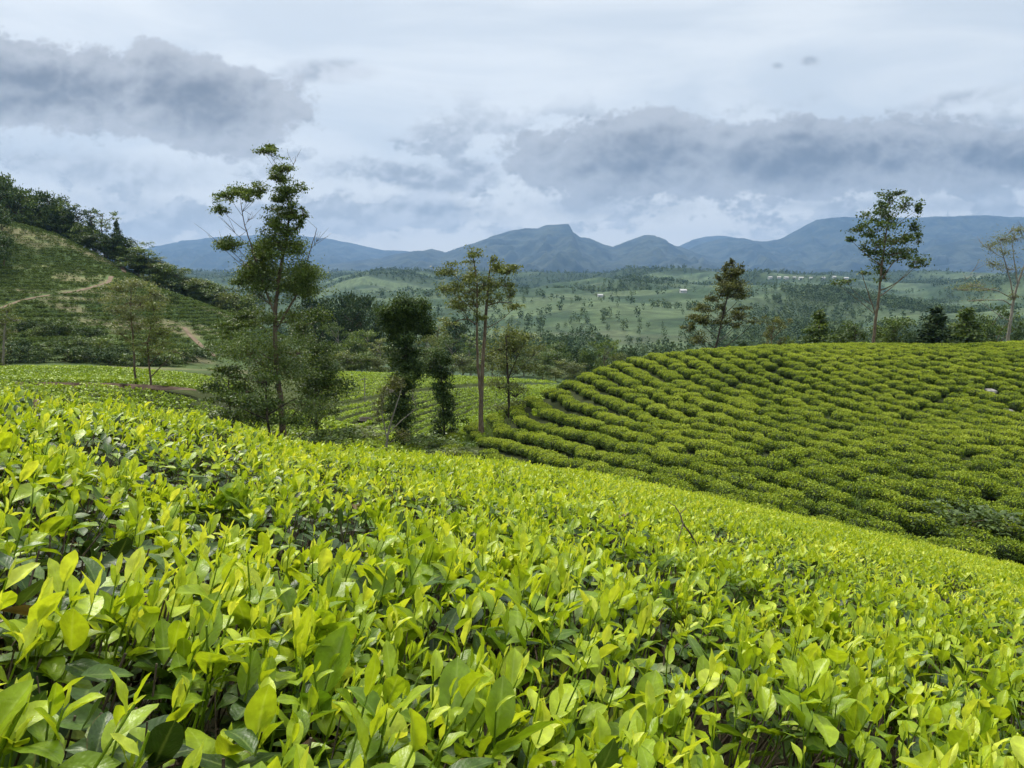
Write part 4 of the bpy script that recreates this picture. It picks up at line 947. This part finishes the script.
for k, (px, tp, d, w, kind, mat) in enumerate(mids):
    side = 'near the dark clump' if px < 400 else 'behind the two stemmed tree' if px < 520 else 'beside the domed hill'
    top_tree(kind, k % 4, mat, px, tp, d, w, f'{"yellowish" if mat == "tree_olive" else "grey green" if mat == "tree_green" else "bluish"} {"slender" if kind == "tall" else "flat topped" if kind == "spread" else "rounded"} tree in the belt beyond the field, {side}', 'trees in the belt beyond the bright field', 'valley_tree', 'bark_pale' if k % 3 == 0 else 'bark', gq)
# trees along the ridge of the terraced hill
ridge = [(64 + 9 * q, 216 + 5.0 * q - .05 * q * q + (q * 37 % 5), (0, 2, 0)[q % 3], 22) for q in range(21)] + [(-6, 168, 0, 34), (3, 163, 0, 30), (12, 170, 0, 24), (20, 182, 3, 20), (28, 184, 2, 26), (38, 188, 0, 26), (47, 187, 2, 22), (56, 189, 0, 26), (62, 196, 2, 22), (69, 205, 0, 18), (76, 204, 1, 16), (84, 209, 1, 17), (90, 216, 0, 18), (96, 210, 1, 15), (107, 210, 1, 16), (121, 219, 4, 11),
         (112, 233, 0, 22), (122, 233, 0, 24), (131, 238, 2, 22), (140, 245, 0, 24), (150, 253, 0, 24), (158, 257, 1, 18), (166, 262, 0, 24), (176, 267, 2, 24), (186, 273, 0, 26), (196, 277, 0, 26), (206, 280, 2, 26), (215, 285, 0, 24), (226, 288, 1, 22), (236, 291, 0, 26), (246, 296, 0, 24), (30, 204, 0, 26), (60, 214, 0, 26), (80, 224, 0, 22), (98, 234, 0, 24), (48, 208, 0, 24)]
for k, (px, tp, kind, w) in enumerate(ridge):
    d = float(np.interp(px, [-10, 35, 60, 100, 150, 200, 250], [250, 250, 245, 236, 226, 216, 208])) + (k * 7 % 5)
    kd = ('round', 'tall', 'spread', 'round', 'cone')[kind]
    lab = {16: '', }.get(k, None)
    lab = ('lone pointed tree on the skyline of the terraced hill, past the last airy ones' if kind == 4 else 'tall airy tree, see through against the sky, on the ridge of the terraced hill' if kind == 1 and px < 120 else
           'dark dense tree high on the ridge of the terraced hill, near its top' if px < 65 else 'tree on the descending wooded ridge behind the terraced hill, below its airy skyline trees')
    top_tree(kd, k % 4, ('far_tree', 'tree_dark', 'tree_green')[k % 3] if px < 65 else ('far_tree', 'tree_green')[k % 2] if px < 130 else ('tree_green', 'far_tree', 'tree_olive', 'tree_green')[k % 4], px, tp, d, w * 1.15, lab, 'trees on the ridge of the terraced hill', 'ridge_tree', g=gq)
for k, (px, py, w, h) in enumerate([(-4, 252, 26, 26), (4, 268, 20, 22), (-8, 280, 24, 22), (2, 232, 22, 22)]):
    p = hit(px, py, 100); tree_at('round', k % 4, 'tree_dark', p, h * p[1] / F * 1.9, w * p[1] / F * 1.6, 'dark thick tree at the picture edge, growing part way down the terraced hill', 'dark trees part way down the terraced hill', 'hillside_tree', g=gq)
# scrub where the terraced hill meets the banked field
for k, (px, py) in enumerate([(10, 352), (25, 350), (34, 337), (45, 331), (56, 337), (50, 354), (62, 347), (70, 362), (79, 347), (86, 354), (95, 363), (101, 352), (40, 363), (110, 365), (126, 366), (141, 366), (156, 366), (167, 366), (181, 364), (194, 362), (206, 358), (27, 332), (5, 364), (66, 334), (90, 341), (117, 358), (78, 362), (20, 362)]):
    p = hit(px, py, 98)
    if p is None: continue
    q = gq.uniform(.8, 1.25)
    tree_at('scrub', k % 4, ('tree_dark', 'far_tree', 'tree_green')[k % 3], p - [0, 0, .3], 3.7 * q, 4.4 * q, 'dark scrubby bush in the thicket at the foot of the terraced hill', 'scrub bushes at the foot of the terraced hill', 'scrub_bush', g=gq, cat='bush')
p = hit(171, 303, 100); tree_at('scrub', 1, 'tree_dark', p, 4.4, 5.0, 'lone dark round bush on the open slope of the terraced hill', None, 'scrub_bush', g=gq, cat='bush')
p = hit(905, 528, 20, 60); tree_at('scrub', 2, 'tree_green', np.array([*W(965, 522, 27.5)[:2], T1(*W(965, 522, 27.5)[:2])]), 2.0, 3.6, 'bluish dark bush wider than the tea around it, low on the domed hill', None, 'dark_shrub', g=gq, cat='bush')
p = at_px(428, 56); tree_at('scrub', 3, 'tree_green', p, 2.2, 4.6, 'low bluish weedy thicket at the lower end of the domed hill', None, 'weedy_shrub', g=gq, cat='bush')
p = at_px(458, 50); tree_at('scrub', 0, 'tree_olive', p, 1.6, 4.0, 'pale grassy shrub where the rows of the domed hill run out', None, 'grassy_shrub', g=gq, cat='bush')

for k, (px, d, h, w, mat, lab) in enumerate([(222, 50, 2.2, 4.2, 'tree_olive', 'low olive bush at the foot of the fresh green sapling'), (250, 47, 2.0, 4.0, 'tree_olive', 'low olive bush between the sapling and the tallest tree'), (300, 47, 2.4, 4.2, 'tree_green', 'low green bush right behind the near tea, past the tallest tree'), (330, 52, 2.6, 4.4, 'tree_green', 'low green bush under the bushy tree on its field side'), (352, 58, 1.8, 4.0, 'tree_olive', 'pale low bush beside the dark boulder'), (418, 60, 2.2, 3.6, 'tree_green', 'green bush in the gap between the two dark trees')]):
    tree_at('scrub', k % 4, mat, at_px(px, d), h, w, lab, None, 'low_bush', g=gq, cat='bush')

def distant_woods():
    g = np.random.default_rng(90); n = 210000
    px = g.uniform(-60, 1090, n); d = np.exp(g.uniform(math.log(290), math.log(4300), n)); x = (px - 512) / F * d; y = d
    wm = woods_mask(x, y); keep = g.random(n) < (wm * .55 + .008) * np.interp(d, [300, 700, 1200], [.55, .6, 1])
    keep &= ~((px > 610) & (d < 720) & (g.random(n) < .72))
    keep |= (np.abs(y - 3780) < 90) & (g.random(n) < .3)
    x, y = x[keep], y[keep]; z = T(x, y); print('distant trees', len(x))
    a = Acc()
    for lo, hi, per, fs in ((0, 700, 90, .42), (700, 1500, 34, .62), (1500, 9000, 13, .95)):
        q = (y >= lo) & (y < hi); X, Y, Z = x[q], y[q], z[q]; n = len(X)
        h = g.uniform(6, 14, n) * np.interp(Y, [300, 1200, 4000], [.85, .9, 1.15]); w = h * g.uniform(.2, .40, n)
        dd = unit(g.normal(size=(n, per, 3))) * g.random((n, per, 1)) ** .4
        P = (np.stack([X, Y, Z + h * .5], 1)[:, None] + dd * np.stack([w, w, h * .5], 1)[:, None]).reshape(-1, 3)
        var = np.clip(g.uniform(.05, .75, n)[:, None] + g.normal(0, .12, (n, per)), 0, 1).ravel(); m = len(P)
        D = unit(g.normal(size=(m, 3))); U = unit(g.normal(size=(m, 3)) + [0, 0, 1.2]); S = unit(np.cross(D, U)); s = np.repeat(w * fs, per) * g.uniform(.7, 1.3, m)
        v = np.stack([P - D * s[:, None] * .5, P + S * s[:, None] * .4, P + D * s[:, None] * .5, P - S * s[:, None] * .4], 1)
        c = np.full((m, 4, 4), .5); c[..., 0] = var[:, None]
        a.add(v.reshape(-1, 3), np.arange(m * 4).reshape(-1, 4), c.reshape(-1, 4), 0, False)
    tag(a.build('distant_woods', M['far_wood']), kind='stuff')
distant_woods()

# ------------------------------------------------------------------ small things
def house(px, py, wdt, lab, d0=300, group=None, rz=None, hgt=None):
    p = hit(px, py, d0, 6000)
    if p is None: return
    hgt = hgt or wdt * .38; dp = wdt * .6
    o = thing('house', lab, 'house', p, group, gq.uniform(-.4, .4) if rz is None else rz)
    a = Acc(); b = np.array([(-wdt / 2, -dp / 2, -3), (wdt / 2, -dp / 2, -3), (wdt / 2, dp / 2, -3), (-wdt / 2, dp / 2, -3)]); t = b + [0, 0, hgt + 3]
    g1 = np.array([(-wdt / 2, 0, hgt + dp * .32), (wdt / 2, 0, hgt + dp * .32)])
    a.add(np.concatenate([b, t, g1]), [[0, 1, 5, 4], [1, 2, 6, 5], [2, 3, 7, 6], [3, 0, 4, 7]], smooth=False); a.add(np.concatenate([t, g1]), [[0, 4, 3], [1, 2, 5]], smooth=False)
    a.build('wall', M['white'], o)
    r = Acc(); e = .6
    for sgn in (-1, 1):
        q = np.array([(-wdt / 2 - e, sgn * (dp / 2 + e), hgt - e * .64), (wdt / 2 + e, sgn * (dp / 2 + e), hgt - e * .64), (wdt / 2 + e, 0, hgt + dp * .32), (-wdt / 2 - e, 0, hgt + dp * .32)])
        v = np.concatenate([q + [0, 0, .05], q + [0, 0, .3]]); r.add(v, [[0, 1, 2, 3], [4, 5, 6, 7], [0, 1, 5, 4], [1, 2, 6, 5], [3, 0, 4, 7]], smooth=False)
    r.build('roof', M['roof'], o)
    for x in np.linspace(-wdt * .35, wdt * .35, 4):
        w = Acc(); y = -dp / 2 - .04; s0 = wdt * .05
        w.add([(x - s0, y, hgt * .35), (x + s0, y, hgt * .35), (x + s0, y, hgt * .75), (x - s0, y, hgt * .75)], [[0, 1, 2, 3]], smooth=False); w.build('window', M['dark'], o)
for k, (px, py, w) in enumerate([(770, 279.5, 22), (779, 279, 18), (786, 279.5, 24), (794, 279, 18), (801, 279.5, 22), (811, 279, 14), (823, 279.5, 20), (834, 279, 18), (846, 279.5, 20)]):
    house(px, py, w * .5, 'white house in the line of houses on the distant plateau under the high flat ridge', 300, 'white houses on the distant plateau')
house(683, 293, 9, 'long white house alone on the far slope above the bronze tree'); house(600, 297, 7, 'white house at the edge of dark woods under the crag topped mountain')
house(472, 357, 5, 'pale roofed hut among the trees behind the two stemmed tree', 130); house(1019, 327, 5, 'pale building glimpsed on the slope beyond the half bare tree', 300)
house(340, 262, 26, 'tiny pale house on the far upland beneath the faint blue range', 300)

def mast(px, py, d, h, lab):
    b = W(px, py, d); o = thing('radio_mast', lab, 'mast', b + [0, 60, -30]); a = Acc(); w = 3.4
    for sx, sy in ((-1, -1), (1, -1), (1, 1), (-1, 1)): tube(a, [(sx * w, sy * w, 0), (sx * .7, sy * .7, h + 30)], [.8, .5], 5)
    zs = np.linspace(0, h + 28, 12)
    for z0, z1 in zip(zs[:-1], zs[1:]):
        q0, q1 = (w - (w - .7) * z / (h + 30) for z in (z0, z1))
        for s in (-1, 1): tube(a, [(-q0, s * q0, z0), (q1, s * q1, z1)], [.35, .35], 4); tube(a, [(s * q0, q0, z0), (s * q1, -q1, z1)], [.35, .35], 4)
    a.build('lattice_tower', M['metal'], o)
    r = Acc(); tube(r, [(0, 0, h + 30), (0, 0, h + 44)], [.6, .3], 6); r.build('antenna', M['metal'], o)
mast(950, 216, 11100, 95, 'taller radio mast on the high flat ridge behind the speckled tree'); mast(996, 216.3, 11100, 70, 'fainter shorter radio mast on the high flat ridge above the pale half bare tree')

def pole():
    p = at_px(362.5, 92); o = thing('wooden_pole', 'thin upright wooden pole in the bright valley field', 'pole', p); a = Acc()
    tube(a, [(0, 0, -.4), (.02, 0, 1.7), (.05, 0, 3.6)], [.075, .065, .05], 8); a.build('shaft', M['bark_pale'], o)
    c = Acc(); tube(c, [(-.35, -.07, 3.35), (.42, -.07, 3.37)], [.035, .035], 6); c.build('crossbar', M['bark_pale'], o)
pole()

def rock(px, d, size, lab, mat='rock', flat=.7, seed=0):
    p = at_px(px, d); n, m = 16, 10
    th, ph = np.meshgrid(np.arange(n) * 2 * np.pi / n, np.linspace(.02, np.pi - .02, m), indexing='ij')
    dv = np.stack([np.sin(ph) * np.cos(th), np.sin(ph) * np.sin(th), np.cos(ph)], -1)
    r = size * (.62 + .65 * fbm(dv[..., 0] * 1.6 + seed + 9, dv[..., 1] * 1.6 + dv[..., 2] * 1.9, seed, 4)); r = np.round(r / (size * .11)) * size * .11 * .5 + r * .5
    v = dv * r[..., None] * [1.2, 1, flat]; i = np.arange(n)[:, None] * m; j = np.arange(m - 1)[None]; i2 = (np.arange(n)[:, None] + 1) % n * m
    a = Acc(); a.add(v.reshape(-1, 3), np.stack([i + j, i2 + j, i2 + j + 1, i + j + 1], -1).reshape(-1, 4), smooth=False)
    o = a.build('boulder', M[mat]); o.location = p + [0, 0, size * flat * .35]; tag(o, lab, 'boulder'); return o
rock(996, 58, .55, 'pale boulder lying between the upper rows of the domed hill, the higher of two', flat=.5, seed=1); rock(1012, 53, .5, 'pale boulder lying between the upper rows of the domed hill, the lower of two', flat=.5, seed=2)
rock(689, 40, .4, 'pinkish stone exposed in a gap between the middle rows of the domed hill', 'soil', flat=.6, seed=3); rock(362, 82, .8, 'dark boulder on the bright valley field beyond the bushy tree', 'bark_dark', .6, 4)

def dead_branch():
    d = 3.6; P = [W(x, y, d + o) for x, y, o in ((706, 566, .02), (698, 547, 0), (690, 533, -.03), (683, 524, -.02), (680, 514, .02), (675, 506, .03), (668, 502, .05))]
    root = P[0].copy(); root[2] = float(canopy(root[0], root[1])) - CAN_H; o = thing('dead_branch', 'bare brown dead twig with a fork, poking up out of the near tea leaves', 'branch', root)
    a = Acc(); tube(a, [np.zeros(3), (P[0] - root) * [.7, .7, .6], *[p - root for p in P]], [.010, .007, .0055, .005, .0045, .004, .0032, .0024, .0014], 7); a.build('stem', M['twig'], o)
    b = Acc(); tube(b, [P[3] - root, W(681, 531, d - .1) - root, W(678, 541, d - .16) - root], [.0032, .0025, .0015], 6); tube(b, [P[4] - root, W(684, 510, d + .05) - root, W(687, 507, d + .09) - root], [.0026, .002, .001], 6); b.build('side_twig', M['twig'], o)
dead_branch()

for o in SC.objects:
    if 'label' in o and len(o['label'].split()) > 16: print('LONG', len(o['label'].split()), o['label'])
